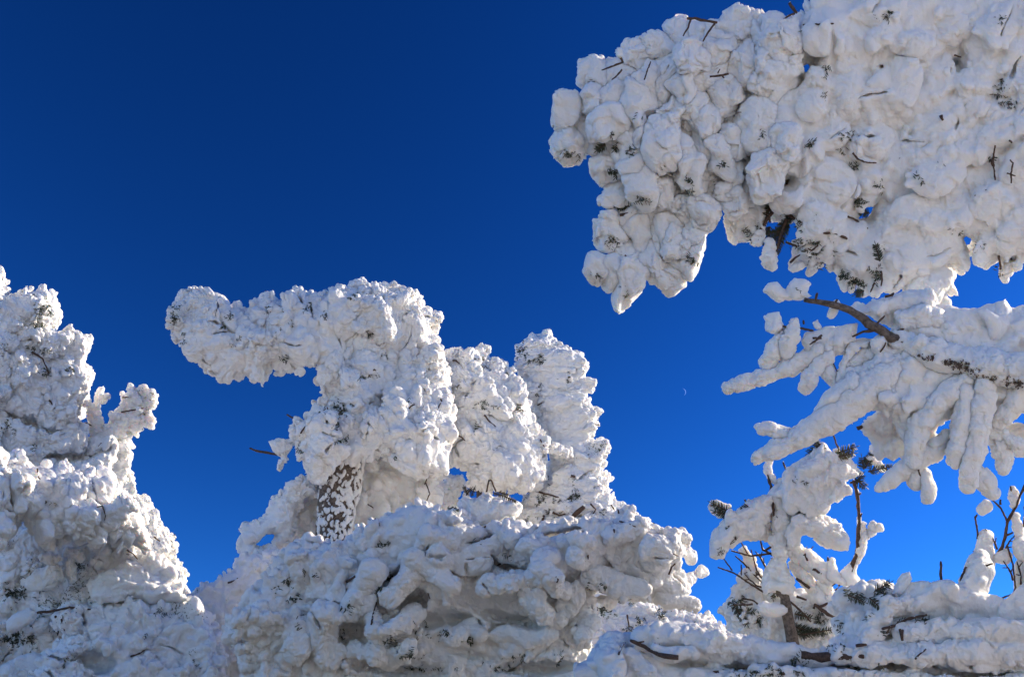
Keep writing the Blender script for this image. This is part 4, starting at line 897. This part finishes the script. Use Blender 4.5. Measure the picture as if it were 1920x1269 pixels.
fL5 = lb([(1573, 682), (1578, 655), (1600, 635), (1650, 628), (1690, 648), (1752, 676), (1850, 708), (1930, 714), (1990, 720), (2060, 750), (1990, 790), (1900, 770), (1840, 760), (1780, 790), (1700, 780), (1640, 770), (1600, 765), (1570, 740)],
          30, seed=115, w0=10, amp=10, R_=28, vox=2.6, holes=[[(1606, 655), (1628, 640), (1632, 662), (1604, 684), (1588, 690)]])
fL6 = body('snow_fringe', Lt, [(1606, 801), (1622, 780), (1650, 755), (1700, 735), (1760, 690), (1920, 730), (1990, 760), (1990, 850), (1900, 860), (1870, 800), (1800, 850), (1740, 870), (1700, 862), (1678, 866), (1655, 855), (1640, 845), (1625, 820)], DL, 14, glow=22, w0=75, R_=13, shrink=3, amp=14, vox=2.6, seed=116,
           holes=[[(1745, 860), (1760, 800), (1800, 780), (1805, 830), (1780, 880)], [(1850, 790), (1870, 750), (1880, 790), (1865, 830)], [(1900, 790), (1930, 765), (1925, 800)]], layers=[L_(44, (14, 22), k=5, elong=1.4, ang=30), L_(22, (6, 11), k=3, prob=.7)], billow=((16, 2.6), (8, 1.2)))
# main snowy limb with the dark bark showing underneath
def finger(pts, seed, **k):
    pts = [(u, v, w_, r * (.88 if r > 13 else 1)) for u, v, w_, r in pts]
    return limb(pts, seed, 'snow_finger', Lt, DL, 2.3, 9, ((26, 2.2), (11, 1.0)), **k)
fLm = limb([(1685, 640, -8, 17), (1750, 664, -16, 27), (1850, 686, -22, 31), (1930, 700, -26, 34), (1990, 706, -28, 36)], 1, 'snow_limb', Lt, DL, 2.4, 9, ((20, 2.8), (9, 1.4)))
fingers = [
 [(1366, 729, 0, 15), (1392, 719, 0, 16), (1430, 706, 0, 16), (1480, 688, 2, 19), (1530, 665, 6, 22), (1572, 640, 10, 20)],
 [(1432, 677, 0, 14), (1450, 660, 0, 17), (1462, 640, 2, 14), (1466, 628, 2, 9)],
 [(1488, 608, -4, 12), (1482, 635, -4, 18), (1472, 662, -2, 17)],
 [(1508, 726, -4, 14), (1516, 706, -4, 17), (1532, 682, -2, 17), (1550, 666, 0, 16)],
 [(1564, 718, 4, 9), (1552, 698, 4, 14), (1540, 680, 4, 14)],
 [(1419, 858, -20, 14), (1455, 843, -20, 19), (1500, 822, -20, 23), (1545, 790, -18, 31), (1600, 748, -14, 38), (1660, 705, -8, 36), (1700, 680, -4, 26)],
 [(1428, 804, -18, 11), (1450, 806, -18, 12), (1492, 818, -20, 15)],
 [(1534, 770, -20, 14), (1560, 752, -22, 24), (1600, 720, -18, 26)],
 [(1655, 700, -10, 28), (1690, 760, -4, 30), (1702, 800, 0, 20), (1706, 830, 0, 12)],
 [(1812, 712, -16, 24), (1783, 735, -18, 26), (1750, 760, -20, 25), (1727, 790, -20, 23), (1716, 830, -18, 22), (1714, 864, -16, 17)],
 [(1812, 735, -26, 20), (1802, 790, -26, 21), (1794, 840, -24, 20), (1790, 864, -22, 16)],
 [(1850, 715, -30, 24), (1842, 760, -28, 24), (1833, 800, -26, 24), (1824, 850, -22, 23), (1818, 890, -18, 20), (1816, 912, -16, 18)],
 [(1925, 715, -20, 24), (1905, 750, -16, 23), (1885, 778, -14, 20), (1872, 790, -12, 15)],
 [(1845, 800, 0, 12), (1875, 812, 0, 12), (1898, 830, 0, 11), (1910, 831, 0, 10)],
 [(1850, 815, 14, 18), (1872, 835, 12, 18), (1882, 858, 10, 15), (1879, 878, 10, 14)],
 [(1775, 820, 6, 20), (1750, 845, 4, 22), (1725, 862, 2, 22), (1695, 880, 0, 19), (1670, 900, 0, 14), (1646, 912, 0, 8)],
 [(1720, 880, 8, 22), (1716, 900, 8, 19)], [(1736, 890, 2, 13), (1739, 915, 0, 14), (1739, 932, 0, 13)],
 [(1838, 880, 10, 14), (1850, 905, 10, 19), (1862, 922, 10, 17)],
 [(1560, 590, 10, 8), (1566, 573, 8, 7)], [(1535, 612, 4, 7), (1532, 606, 4, 5)],
 [(1690, 600, -6, 18), (1730, 590, -4, 22), (1760, 600, 0, 18)], [(1600, 690, 14, 22), (1635, 660, 16, 24), (1655, 650, 16, 20)],
]
for i, p in enumerate(fingers): finger(p, i + 3)
mb = limb([(1986, 718, -58, 12), (1930, 711, -56, 12), (1870, 703, -52, 11), (1800, 688, -44, 9), (1740, 668, -36, 8), (1700, 648, -24, 13)], 60, 'limb_rime', Lt, DL, 2.0, 4, ((7, 3.2), (4, 1.6)), speck=0) if False else None
for i, (u, v, ru, rv, n) in enumerate([(1735 + 13 * q, 664 + 3.3 * q + (4 if q > 6 else 0) + 5, 13, 5, 34) for q in range(15)]):
    tuft(fLm, Lt, u, v, ru, rv, n, L=6, r=1.3, m=M_BARK, lean=(0, .5), out=.35)
tube('branch', [(1508, 562, -10, 4.2), (1530, 566, -10, 5.2), (1562, 571, -10, 6), (1592, 580, -10, 6.5), (1612, 592, -12, 7.5), (1628, 606, -14, 8.5), (1655, 620, -14, 9), (1672, 632, -16, 9.5), (1690, 642, -16, 10.5), (1720, 655, -14, 12), (1800, 690, 4, 17), (1900, 706, 8, 20), (2000, 720, 10, 24)], DL, M_BARK, Lt, 12, .07)
for t_, a, b in [([(1530, 565, -14), (1531, 555, -14), (1533, 549, -14)], 2.4, 2), ([(1566, 570, -14), (1570, 561, -14)], 2.4, 2.2), ([(1640, 614, -18), (1648, 602, -20), (1659, 592, -20)], 2.8, 1.8), ([(1640, 618, -16), (1618, 622, -16), (1598, 631, -14)], 3.4, 1.8), ([(1680, 622, -18), (1695, 616, -18)], 3, 2),
                 ([(1460, 611, -8), (1475, 613, -8), (1500, 615, -8), (1525, 620, -8)], 2, 2.4), ([(1506, 600, -6), (1507, 608, -6)], 1.5, 2), ([(1524, 634, -22), (1540, 634, -22)], 2, 2.6), ([(1518, 646, -22), (1530, 638, -22), (1541, 628, -22)], 1.4, 2.8), ([(1660, 556, -6), (1672, 553, -6), (1676, 549, -6)], 3.4, 2),
                 ([(1645, 575, -4), (1648, 566, -4)], 2.2, 3), ([(1745, 598, -16), (1758, 588, -16)], 3, 3.2), ([(1650, 660, -24), (1658, 650, -24), (1661, 642, -24)], 1.8, 1.2), ([(1715, 745, -14), (1713, 752, -14)], 1.6, 1.4), ([(1607, 803, 60), (1618, 798, 60), (1626, 796, 60)], 3.4, 2.2), ([(1562, 680, -6), (1574, 706, -6)], 1.2, 1),
                 ([(1722, 880, -20), (1726, 892, -20)], 1.6, 1.6), ([(1880, 790, -10), (1862, 788, -10)], 2, 1.6)]:
    tube('twig', [(*q, a + (b - a) * i / (len(t_) - 1)) for i, q in enumerate(t_)], DL, M_TWIG, Lt, 6, seed=int(t_[0][0]))
for c in [(1492, 545, 10, 6, 6)]: tuft(fL1, Lt, *c, L=6)
p1 = to_world([(2000, 720, 10)], DL)[0]; p2 = to_world([(2560, 700, 60)], DL)[0]
tube('branch', [(*p1, .06), (*((p1 + p2) / 2), .07), (*p2, .09)], DL, M_BARK, Lt, 10, world=True)
tube('trunk', [(Lt.location[0], Lt.location[1], -.2, .19), (*p2, .14), (p2[0], p2[1] + .1, p2[2] + 2.2, .09)], DL, M_BARK, Lt, 12, world=True)

# ------------------------------------------------------------------ M: the great overhanging crown, top right
DM = 4.4
Mt = thing('snow_laden_tree', 'great overhanging crown of packed snow clumps filling the top right', 'tree', ground_base(2750, 1500, DM))
pM = [(1108, 180), (1104, 122), (1122, 113), (1145, 122), (1165, 128), (1184, 108), (1210, 83), (1241, 64), (1270, 38), (1286, 60), (1307, 68), (1336, 44), (1381, 12), (1395, 30), (1415, 28), (1440, 45), (1470, 43), (1492, 32), (1508, 24), (1516, 0), (1522, -40), (2000, -40), (2090, 60), (2130, 240), (2060, 400),
      (2000, 470), (1920, 488), (1903, 515), (1885, 524), (1872, 522), (1866, 494), (1844, 500), (1824, 483), (1815, 500), (1797, 505), (1780, 508), (1788, 530), (1796, 550), (1780, 562), (1770, 576), (1740, 566), (1700, 552), (1660, 545), (1648, 552), (1622, 546), (1597, 542), (1570, 540), (1568, 525), (1564, 507),
      (1550, 500), (1532, 501), (1520, 517), (1507, 500), (1482, 497), (1478, 482), (1480, 464), (1495, 443), (1500, 425), (1480, 415), (1478, 395), (1440, 400), (1405, 445), (1392, 452), (1378, 440), (1364, 402), (1350, 408), (1340, 430), (1322, 470), (1315, 500), (1300, 508), (1283, 500), (1270, 470),
      (1262, 455), (1225, 440), (1180, 425), (1165, 395), (1140, 345), (1115, 300), (1100, 250)]
pMr = [(1400, 30), (1415, 28), (1440, 45), (1470, 43)] + pM[pM.index((1492, 32)):pM.index((1480, 415)) + 1] + [(1462, 395), (1440, 385), (1425, 300), (1400, 200)]
flM = Field(box_of(pMr, 14, (-150, 130)), DM, 3.0, 121)
flM.slab(pMr, 58, 48, 9, 25, (.02, .05), 26, holes=[[(1500, 122), (1516, 118), (1522, 132), (1514, 142), (1501, 140)], [(1617, 384), (1633, 392), (1626, 406), (1617, 400)], [(1650, 118), (1660, 118), (1656, 124)], [(1815, 446), (1828, 452), (1820, 466)], [(1779, 130), (1786, 128), (1782, 138)]])
mpR = [(1430, -40), (2000, -40), (2000, 580), (1560, 580), (1480, 480), (1440, 300)]
flM.lumps(95, (30, 50), 8, 2.0, 30, 25, where=None, prob=.9, sink=.45, flatw=.7)
flM.lumps(50, (14, 24), 4, 1.8, 30, 30, prob=.55, where=mpR, sink=.4, flatw=.7)
slabs = [((1550, 247), (46, 40), 0), ((1630, 265), (42, 46), 20), ((1630, 332), (34, 32), 0), ((1550, 345), (54, 48), 10), ((1750, 155), (52, 38), -35), ((1722, 194), (46, 26), -30), ((1824, 159), (38, 32), 0), ((1815, 282), (92, 26), -27), ((1687, 146), (40, 58), 0), ((1705, 75), (42, 28), -10), ((1784, 57), (40, 30), -30),
         ((1872, 50), (42, 30), -25), ((1903, 88), (28, 48), 15), ((1608, 485), (34, 32), 10), ((1705, 485), (50, 44), 0), ((1775, 397), (68, 38), -20), ((1863, 375), (50, 36), -20), ((1900, 410), (34, 44), 0), ((1616, 26), (66, 26), 0), ((1541, 66), (42, 36), 0), ((1475, 247), (34, 58), 0), ((1749, 247), (54, 34), -25), ((1757, 331), (56, 34), -20),
         ((1705, 397), (52, 34), -15), ((1490, 110), (46, 78), 20), ((1460, 190), (40, 52), 0), ((1530, 180), (36, 56), 20), ((1590, 180), (34, 48), 0), ((1880, 250), (40, 30), -20), ((1905, 330), (30, 34), 0), ((1660, 520), (44, 26), -10), ((1740, 530), (44, 28), -15), ((1530, 410), (34, 48), 25), ((1520, 300), (28, 50), 10)]
for (c, r, a) in slabs:
    w_, ok = flM.front(np.array([c[0]]), np.array([c[1]]))
    if ok[0]:
        z = w_[0] + min(r) * .22
        flM.ell((c[0], c[1], z), (r[0], r[1], min(r) * .55), a, 3, tilt=flM.rng.uniform(-22, 22))
        flM.ell((c[0] + flM.rng.uniform(-.4, .4) * r[0], c[1] + flM.rng.uniform(-.4, .4) * r[1], z - min(r) * .2), (r[0] * .6, r[1] * .5, min(r) * .45), a + flM.rng.uniform(-30, 30), 4)
for c, r, a in [((1710, 250, -80), (12, 10, 60), 0), ((1476, 340, -60), (26, 22, 80), 30), ((1700, 215, -90), (60, 6, 40), -35), ((1640, 300, -80), (40, 7, 50), 20), ((1640, 380, -80), (36, 8, 50), -20), ((1600, 420, -80), (70, 8, 50), 10),
                ((1890, 280, -70), (50, 10, 50), -35), ((1830, 370, -80), (30, 8, 40), -40), ((1760, 215, -90), (40, 5, 40), 60), ((1560, 110, -90), (10, 60, 40), 0)]:
    flM.ell(c, r, a, 6, cut=True)
flM.lumps(26, (7, 13), 2.5, 1.3, 30, prob=.28, where=mpR, back=False); flM.cracks(22, (12, 34), (2.0, 3.4), (12, 24), -30, 50, where=mpR)
flM.rim(pMr, (5, 12), droop=1.6)
for (u, v, ru, rv) in [(1508, 130, 10, 11), (1625, 395, 8, 10), (1655, 121, 6, 4), (1820, 456, 9, 11), (1782, 134, 4, 7), (1612, 410, 6, 5)]: flM.ell((u, v, 20), (ru, rv, 260), 0, 4, cut=True)
t = time.time(); flM.mesh('snow_crown', Mt, snow(DM, 0, 14), billow=((34, 2.6), (13, 1.6), (6, .7)), fine=(7, .4), chip=((34, 2.6), (13, 1.4)), warp=((48, 8), (19, 3))); print('M', time.time() - t)
# the left end: a darkened snow core wrapped in packed snow with cracks between
pMl = pM[:pM.index((1440, 45)) + 1] + [(1470, 60), (1480, 200), (1470, 340), (1440, 400)] + pM[pM.index((1405, 445)):]
flL = Field(box_of(pMl, 14, (-110, 110)), DM, 2.6, 122)
core_poly = [(1130, 160), (1180, 140), (1270, 80), (1420, 60), (1470, 80), (1470, 330), (1420, 400), (1340, 380), (1300, 440), (1260, 440), (1180, 420), (1165, 340), (1130, 290), (1120, 220)]
flL.slab(core_poly, 30, 22, 4, 20, (.04, .05), 10)
flL.cap([(1170, 400, 20, 14), (1160, 460, 20, 12), (1170, 520, 20, 10)], 4); flL.cap([(1230, 430, 20, 14), (1245, 500, 20, 10)], 4); flL.cap([(1270, 430, 20, 14), (1295, 480, 20, 9)], 4)
flL.cap([(1130, 190, 20, 14), (1080, 210, 20, 10)], 4); flL.cap([(1120, 270, 20, 14), (1075, 270, 20, 10)], 4)
core_f = flL.f.copy(); flL.d2 = None
flL.mesh('snow_core', Mt, snow(DM, 1.5), billow=((16, 4), (7, 2)), fine=(4, 1.5))  # heavy speck puts the shade of the gaps into the core colour
flL.lumps(40, (20, 28), 2.5, 1.3, 20, 40, sink=.15); flL.f = np.maximum(flL.f, -(core_f - 2.5)); flL.cracks(30, (14, 36), (2.5, 4.5), (16, 34), 60, 60)
flL.mesh('snow_crown', Mt, snow(DM), billow=((22, 3.0), (9, 1.3)), fine=(6, .4), chip=((30, 4), (12, 2.0)), warp=((38, 8), (17, 3)))
flL.f = np.minimum(flL.f, core_f)
# the clump-built left end: every clump a piece of its own, packed over the crown
clumps = [(125, 425, 62, 78, 25), (140, 570, 68, 78, -15), (240, 300, 62, 62, 0), (340, 300, 80, 60, -25), (300, 480, 66, 88, 35), (410, 420, 55, 76, 0), (380, 570, 58, 90, -8), (500, 575, 72, 92, 20), (545, 480, 48, 90, 22), (600, 350, 54, 56, 0), (645, 430, 60, 78, -12), (420, 520, 40, 50, 0),
          (310, 660, 72, 58, 15), (320, 760, 42, 60, -10), (425, 740, 62, 92, -22), (515, 760, 48, 74, -40), (610, 660, 58, 116, -22), (672, 600, 45, 90, -10), (745, 620, 52, 84, -15), (790, 680, 36, 50, 20), (900, 480, 98, 104, 10), (930, 680, 88, 112, 10), (570, 130, 56, 66, 0), (490, 195, 74, 62, -20), (410, 225, 60, 55, 0),
          (620, 225, 80, 72, -10), (800, 90, 82, 66, -20), (870, 120, 62, 72, 0), (860, 260, 112, 88, -15), (700, 300, 64, 84, 30), (650, 130, 60, 44, 20), (700, 480, 62, 60, 0), (800, 560, 70, 60, 0), (755, 765, 34, 44, 0), (800, 800, 48, 60, 10), (850, 870, 72, 96, 28), (600, 820, 46, 44, 0), (680, 830, 74, 58, -20),
          (305, 915, 54, 76, 12), (430, 920, 54, 90, 4), (525, 900, 44, 58, 0), (245, 1060, 50, 56, 0), (300, 1080, 52, 66, 15), (370, 1110, 68, 108, 12), (495, 1050, 74, 112, -32), (620, 990, 76, 90, 10), (640, 900, 60, 70, 30), (455, 330, 46, 70, 0), (530, 330, 48, 90, 25), (740, 200, 60, 60, 0), (760, 380, 56, 80, 20), (960, 300, 90, 140, 20),
          (240, 400, 50, 60, 0), (210, 520, 40, 70, 0), (470, 640, 50, 56, 0), (980, 150, 80, 90, 0), (390, 650, 50, 60, 0), (555, 960, 50, 60, 0), (1000, 560, 50, 70, 0)]
rg = np.random.RandomState(77)
core = []
for i, (x, y, rx, ry, a) in enumerate(clumps):
    u, v, rx, ry = 1000 + x / 2.115, y / 2.115, rx / 1.9, ry / 1.9
    fq = flL if u < 1425 else flM
    w_, ok = fq.front(np.array([u]), np.array([v])); inM = ok[0]
    z = (w_[0] - 2 if inM else 10 + rg.uniform(-6, 12)) + rg.uniform(-9, 9)
    fl = Field((u - ry - rx - 14, u + ry + rx + 14, v - ry - rx - 14, v + ry + rx + 14, z - 60, z + 60), DM, 2.2, 300 + i)
    rz = min(rx, ry) * .82; lumpy = rg.uniform(.45, .7)
    fl.ell((u, v, z), (rx * .86, ry * .98, rz), a)
    c_, s_ = math.cos(R(a)), math.sin(R(a)); dq = .62 * ry
    fl.ell((u - dq * s_, v + dq * c_, z + 2), (rx * .52, ry * .5, rz * .7), a + rg.uniform(-20, 20), 6)
    for _ in range(6):
        th = rg.uniform(0, 2 * math.pi); q = rg.uniform(.3, .62)
        ox, oy = q * rx * math.cos(th), q * ry * math.sin(th); c_, s_ = math.cos(R(a)), math.sin(R(a))
        fl.ell((u + ox * c_ - oy * s_, v + ox * s_ + oy * c_, z + rg.uniform(-.55, .1) * rz), (rx * lumpy * .8, ry * lumpy * .8, rz * lumpy), a + rg.uniform(-40, 40), 5, tilt=rg.uniform(-25, 25))
    o = fl.mesh('snow_clump', Mt, snow(DM, 0, 10), billow=((22, 3.0), (9, 1.3)), fine=(6, .4), chip=((30, 4.5), (12, 2.0)), warp=((38, 11), (17, 4)))
    if i in (5, 7, 4, 6, 2, 1, 12, 14, 16, 18, 20, 35, 41, 43, 38, 45): core.append((fl, u, v, rx, ry))
for fl, u, v, rx, ry in core:
    fl.d2 = None; k = rg.randint(3)
    tuft(fl, Mt, u + rg.uniform(-.2, .2) * rx, v + ry * .45, rx * .4, ry * .3, 22 + 16 * k, L=9, r=.75, lean=(0, .3))
# needle branch and hanging tuft
tw = [([(1450, 355, -4), (1452, 372, -4), (1457, 390, -4), (1472, 400, -4), (1490, 411, -2)], 3.2, 3.4), ([(1457, 390, -4), (1441, 407, -4), (1430, 424, -4), (1424, 436, -4)], 3.2, 2.6), ([(1474, 412, -2), (1468, 428, -4), (1462, 445, -6), (1455, 470, -6)], 2.8, 2.2), ([(1441, 407, -4), (1444, 418, -6)], 2.2, 1.6), ([(1456, 366, -6), (1464, 390, -8)], 1.6, 1.2)]
for t_, a, b in tw: tube('twig', [(*q, a + (b - a) * i / (len(t_) - 1)) for i, q in enumerate(t_)], DM, M_TWIG, Mt, 7, seed=int(t_[0][1]))
for a, b in [((1456, 345, 4), (1446, 392, 4)), ((1478, 335, 10), (1466, 380, 8)), ((1470, 340, 14), (1480, 395, 12)), ((1490, 350, 16), (1486, 400, 12)), ((1446, 385, 2), (1424, 432, 2)), ((1434, 408, 4), (1412, 450, 4)), ((1474, 412, 0), (1440, 470, 2)), ((1476, 418, 2), (1456, 474, 2)), ((1444, 425, 6), (1428, 455, 6)), ((1468, 432, 0), (1440, 440, 2)),
             ((1486, 396, 6), (1470, 430, 6)), ((1430, 430, 2), (1418, 448, 0)), ((1180, 385, 4), (1158, 388, 0)), ((1190, 392, 0), (1160, 380, 4)), ((1165, 270, -22), (1152, 282, -30)), ((1135, 270, -24), (1120, 282, -24)), ((1460, 330, 10), (1440, 350, 8)), ((1630, 400, 10), (1612, 398, 6)), ((1620, 545, -30), (1605, 552, -30)), ((1650, 490, -34), (1642, 460, -34)), ((1520, 444, -30), (1534, 456, -30))]:
    spray(DM, Mt, a, b, L=13, r=1.0, dens=1.5, roll=.5)
limb([(1441, 460, 0, 9), (1440, 480, 0, 15), (1442, 494, 0, 11)], 40, 'snow_clump', Mt, DM); limb([(1424, 430, 6, 7), (1417, 452, 6, 10)], 41, 'snow_clump', Mt, DM); limb([(1440, 385, 34, 12), (1475, 375, 36, 22), (1500, 395, 34, 16)], 42, 'snow_clump', Mt, DM)
fcl = limb([(1470, 405, 60, 14), (1452, 402, 60, 14)], 43, 'snow_clump', Mt, DM); limb([(1488, 502, 10, 5), (1500, 497, 10, 7)], 44, 'snow_clump', Mt, DM)
tuft(fcl, Mt, 1470, 400, 8, 8, 8)
for c in [(1505, 455, 24, 16, 90), (1545, 470, 26, 16, 100), (1525, 490, 20, 14, 60), (1580, 520, 14, 14, 60), (1610, 530, 26, 12, 90), (1640, 520, 14, 20, 60), (1560, 445, 26, 8, 40), (1645, 468, 10, 14, 60), (1655, 30, 16, 10, 90), (1875, 30, 24, 12, 60), (1880, 165, 20, 22, 90), (1890, 195, 14, 14, 40), (1520, 270, 10, 14, 40), (1578, 285, 12, 8, 36), (1584, 252, 8, 10, 30),
          (1690, 300, 8, 8, 20), (1540, 190, 8, 26, 50), (1550, 130, 5, 16, 24), (1650, 345, 12, 16, 50), (1610, 380, 24, 8, 50), (1790, 440, 12, 8, 30), (1840, 460, 16, 12, 40), (1870, 500, 10, 14, 40), (1535, 405, 6, 8, 24), (1500, 425, 10, 12, 36), (1380, 160, 16, 12, 36), (1490, 60, 20, 12, 26), (1600, 310, 14, 6, 26), (1860, 300, 10, 24, 20), (1700, 330, 30, 16, 20), (1750, 300, 40, 20, 14)]:
    tuft(flM, Mt, *c, L=9, r=.85, lean=(0, .2))
twigs(flM, Mt, [([(1288, 35, -44), (1303, 35, -44), (1325, 40, -44), (1345, 43, -46)], 2.2, 2.8), ([(1296, 35, -44), (1290, 52, -46), (1281, 68, -46)], 1.9, 1.5), ([(1340, 45, -46), (1328, 60, -50), (1318, 78, -52)], 2, 1.4), ([(1161, 97, -48), (1163, 108, -50), (1168, 118, -52)], 1.8, 2.6), ([(1168, 117, -52), (1150, 124, -52), (1128, 132, -52)], 2.2, 1.3),
                ([(1166, 131, -58), (1157, 142, -60), (1147, 150, -62)], 1.8, 1.2), ([(1480, 6, -54), (1487, 16, -56), (1494, 25, -58)], 3, 2.8), ([(1490, 26, -58), (1476, 32, -58), (1461, 43, -58)], 2, 1.4),
                ([(1506, 47), (1534, 46), (1563, 45)], 1.6, 1.8, 4), ([(1866, 273), (1862, 300), (1864, 318), (1866, 338)], 1.6, 1.4, 5), ([(1860, 300), (1862, 312)], 2.6, 2, 6), ([(1894, 300), (1899, 306), (1896, 325), (1896, 344)], 1.5, 1.4, 5), ([(1888, 325), (1904, 330)], 1.4, 1.2, 5), ([(1893, 264), (1897, 268)], 2, 1.6, 5),
                ([(1590, 406), (1600, 410), (1610, 416)], 2, 2, 4), ([(1608, 428), (1627, 428)], 1.8, 2, 4), ([(1537, 437), (1560, 437), (1575, 442), (1588, 448)], 2.2, 2.6, 5), ([(1599, 287), (1608, 298), (1620, 304), (1643, 306)], 2, 1.3, 5), ([(1828, 368), (1836, 362), (1850, 356)], 1.8, 1.4, 5), ([(1764, 217), (1768, 226)], 3, 2.2, 6), ([(1790, 104), (1802, 108)], 1.6, 1.4, 5),
                ([(1652, 508), (1654, 525), (1652, 536)], 2, 1.5, 6), ([(1873, 480), (1876, 505)], 2, 2, 6), ([(1534, 460), (1522, 470), (1515, 466)], 1.8, 1.4, 5), ([(1482, 492), (1492, 482), (1500, 478)], 2.6, 1.4, 6), ([(1474, 454), (1484, 458), (1494, 462)], 2.2, 2, 6), ([(1890, 196), (1900, 196)], 1.6, 1.4, 5), ([(1640, 530), (1632, 548)], 1.8, 1.3, 5)])
twigs(flM, Mt, [([(1208, 150, -58), (1214, 132, -56), (1220, 116, -50)], 1.5, 1.3), ([(1331, 144, -66), (1350, 142, -68), (1366, 139, -68)], 1.9, 2.4), ([(1354, 142, -68), (1358, 147, -68)], 2, 1.2), ([(1346, 138, -66), (1350, 130, -66)], 1.2, 1), ([(1382, 211, -56), (1390, 211, -56)], 1.2, 1), ([(1162, 403, -2), (1180, 400, -4), (1195, 393, 0)], 3, 3.2), ([(1172, 478, -12), (1180, 492, -12)], 1.8, 1.4)])
limb([(1161, 98, -48, 6), (1163, 104, -48, 5)], 45, 'snow_clump', Mt, DM, lump=False)
p1 = to_world([(1960, 300, 25)], DM)[0]; p2 = to_world([(2750, 600, 60)], DM)[0]
tube('branch', [(*p1, .05), (*((p1 + p2) / 2), .08), (*p2, .12)], DM, M_BARK, Mt, 10, world=True)
tube('trunk', [(Mt.location[0], Mt.location[1], -.2, .24), (*p2, .19), (p2[0], p2[1] + .1, p2[2] + 3, .10)], DM, M_BARK, Mt, 12, world=True)

# ------------------------------------------------------------------ N: twiggy shrub at the right edge
DN = 4.9
N_ = thing('twiggy_shrub', 'thin bare twigs with clinging snow beads rising at the lower right edge', 'shrub', ground_base(1890, 1500, DN))
for t_, a, b in [([(1846, 1066, 0), (1856, 1057, 0), (1877, 1030, 0), (1885, 1004, 0), (1889, 978, 0), (1904, 950, 0), (1920, 913, 0), (1938, 875, 0)], 3.4, 2.2), ([(1889, 978, 0), (1877, 953, 0), (1868, 944, 0), (1858, 934, 0)], 2, 1.6), ([(1885, 1004, 0), (1899, 998, 0)], 1.8, 2), ([(1876, 946, 0), (1876, 936, 0)], 2, 2),
                 ([(1833, 1010, -6), (1832, 990, -6), (1828, 969, -6)], 2, 1.6), ([(1828, 970, -6), (1832, 964, -6)], 2, 1.4), ([(1889, 1023, -8), (1899, 1057, -8), (1904, 1100, -8), (1900, 1112, -8), (1870, 1124, -8), (1849, 1121, -8)], 1.5, 1.5), ([(1895, 911, 4), (1899, 950, 4), (1906, 996, 4), (1910, 1050, 4), (1913, 1096, 4), (1914, 1140, 10)], 1.4, 1.8),
                 ([(1846, 1066, 0), (1830, 1110, 14), (1826, 1180, 30), (1850, 1330, 60)], 3.6, 6)]:
    tube('twig', [(*q, a + (b - a) * i / (len(t_) - 1)) for i, q in enumerate(t_)], DN, M_TWIG, N_, 7, seed=int(t_[0][1]))
for i, p in enumerate([[(1838, 956, -6, 10), (1848, 951, -6, 12)], [(1900, 915, 6, 7), (1904, 932, 6, 10), (1900, 945, 6, 7)], [(1905, 968, 6, 9), (1908, 990, 6, 10), (1914, 1010, 6, 10)], [(1912, 1022, 2, 16), (1922, 1034, 2, 20), (1950, 1040, 6, 20)], [(1870, 1048, 2, 9), (1882, 1046, 2, 14), (1892, 1046, 2, 8)],
                       [(1846, 1010, 4, 16), (1848, 1035, 4, 17), (1850, 1062, 4, 14)], [(1852, 1085, 4, 10), (1848, 1100, 4, 7)], [(1912, 1060, 4, 9), (1908, 1085, 4, 9), (1906, 1105, 4, 6)], [(1922, 1060, 4, 8), (1925, 1100, 4, 10)], [(1875, 1134, 0, 7), (1890, 1132, 0, 6)], [(1918, 1150, 4, 8), (1935, 1140, 4, 12)]]):
    limb(p, 50 + i, 'snow_clump', N_, DN)
lace(N_, DN, [(1900, 1090, 100), (1880, 1040, 60), (1906, 990, 110), (1850, 1060, 130)], 6, 30, 9, (-4, 14))
p1 = to_world([(1850, 1325, 60)], DN)[0]
tube('trunk', [(N_.location[0], N_.location[1], -.1, .035), (*p1, .022)], DN, M_BARK, N_, 8, world=True)

# ------------------------------------------------------------------ O: unseen tree added past the right edge to shade the low boughs
DO = 7.0
O_ = thing('snow_laden_tree', 'unseen snow-covered fir added past the right edge to shade the low boughs', 'tree', ground_base(2870, 1500, DO))
pO = [(2360, 640), (2420, 720), (2400, 760), (2490, 860), (2450, 890), (2560, 1000), (2520, 1040), (2640, 1160), (2590, 1200), (2700, 1340), (2660, 1420), (2080, 1420), (2050, 1340), (2150, 1210), (2110, 1180), (2220, 1040), (2180, 1010), (2280, 880), (2250, 850), (2330, 740), (2310, 715)]
pO = [(u + 500, 1340 - (1340 - v) * 1.65) for u, v in pO]
fO = body('snow_crown', O_, pO, DO, 170, vox=7, w0=0, R_=160, shrink=12, amp=30, seed=131, wr=(-260, 260), layers=[L_(120, (40, 60), k=14), L_(60, (18, 30), k=6)], billow=((40, 6), (18, 3)))
root_trunk(O_, 2870, 700, DO, .2, 0)
bpy.context.view_layer.update()
print('TOTAL script %.1fs, objects %d, faces %d' % (time.time() - T0, len(bpy.data.objects), sum(len(m.polygons) for m in bpy.data.meshes)))
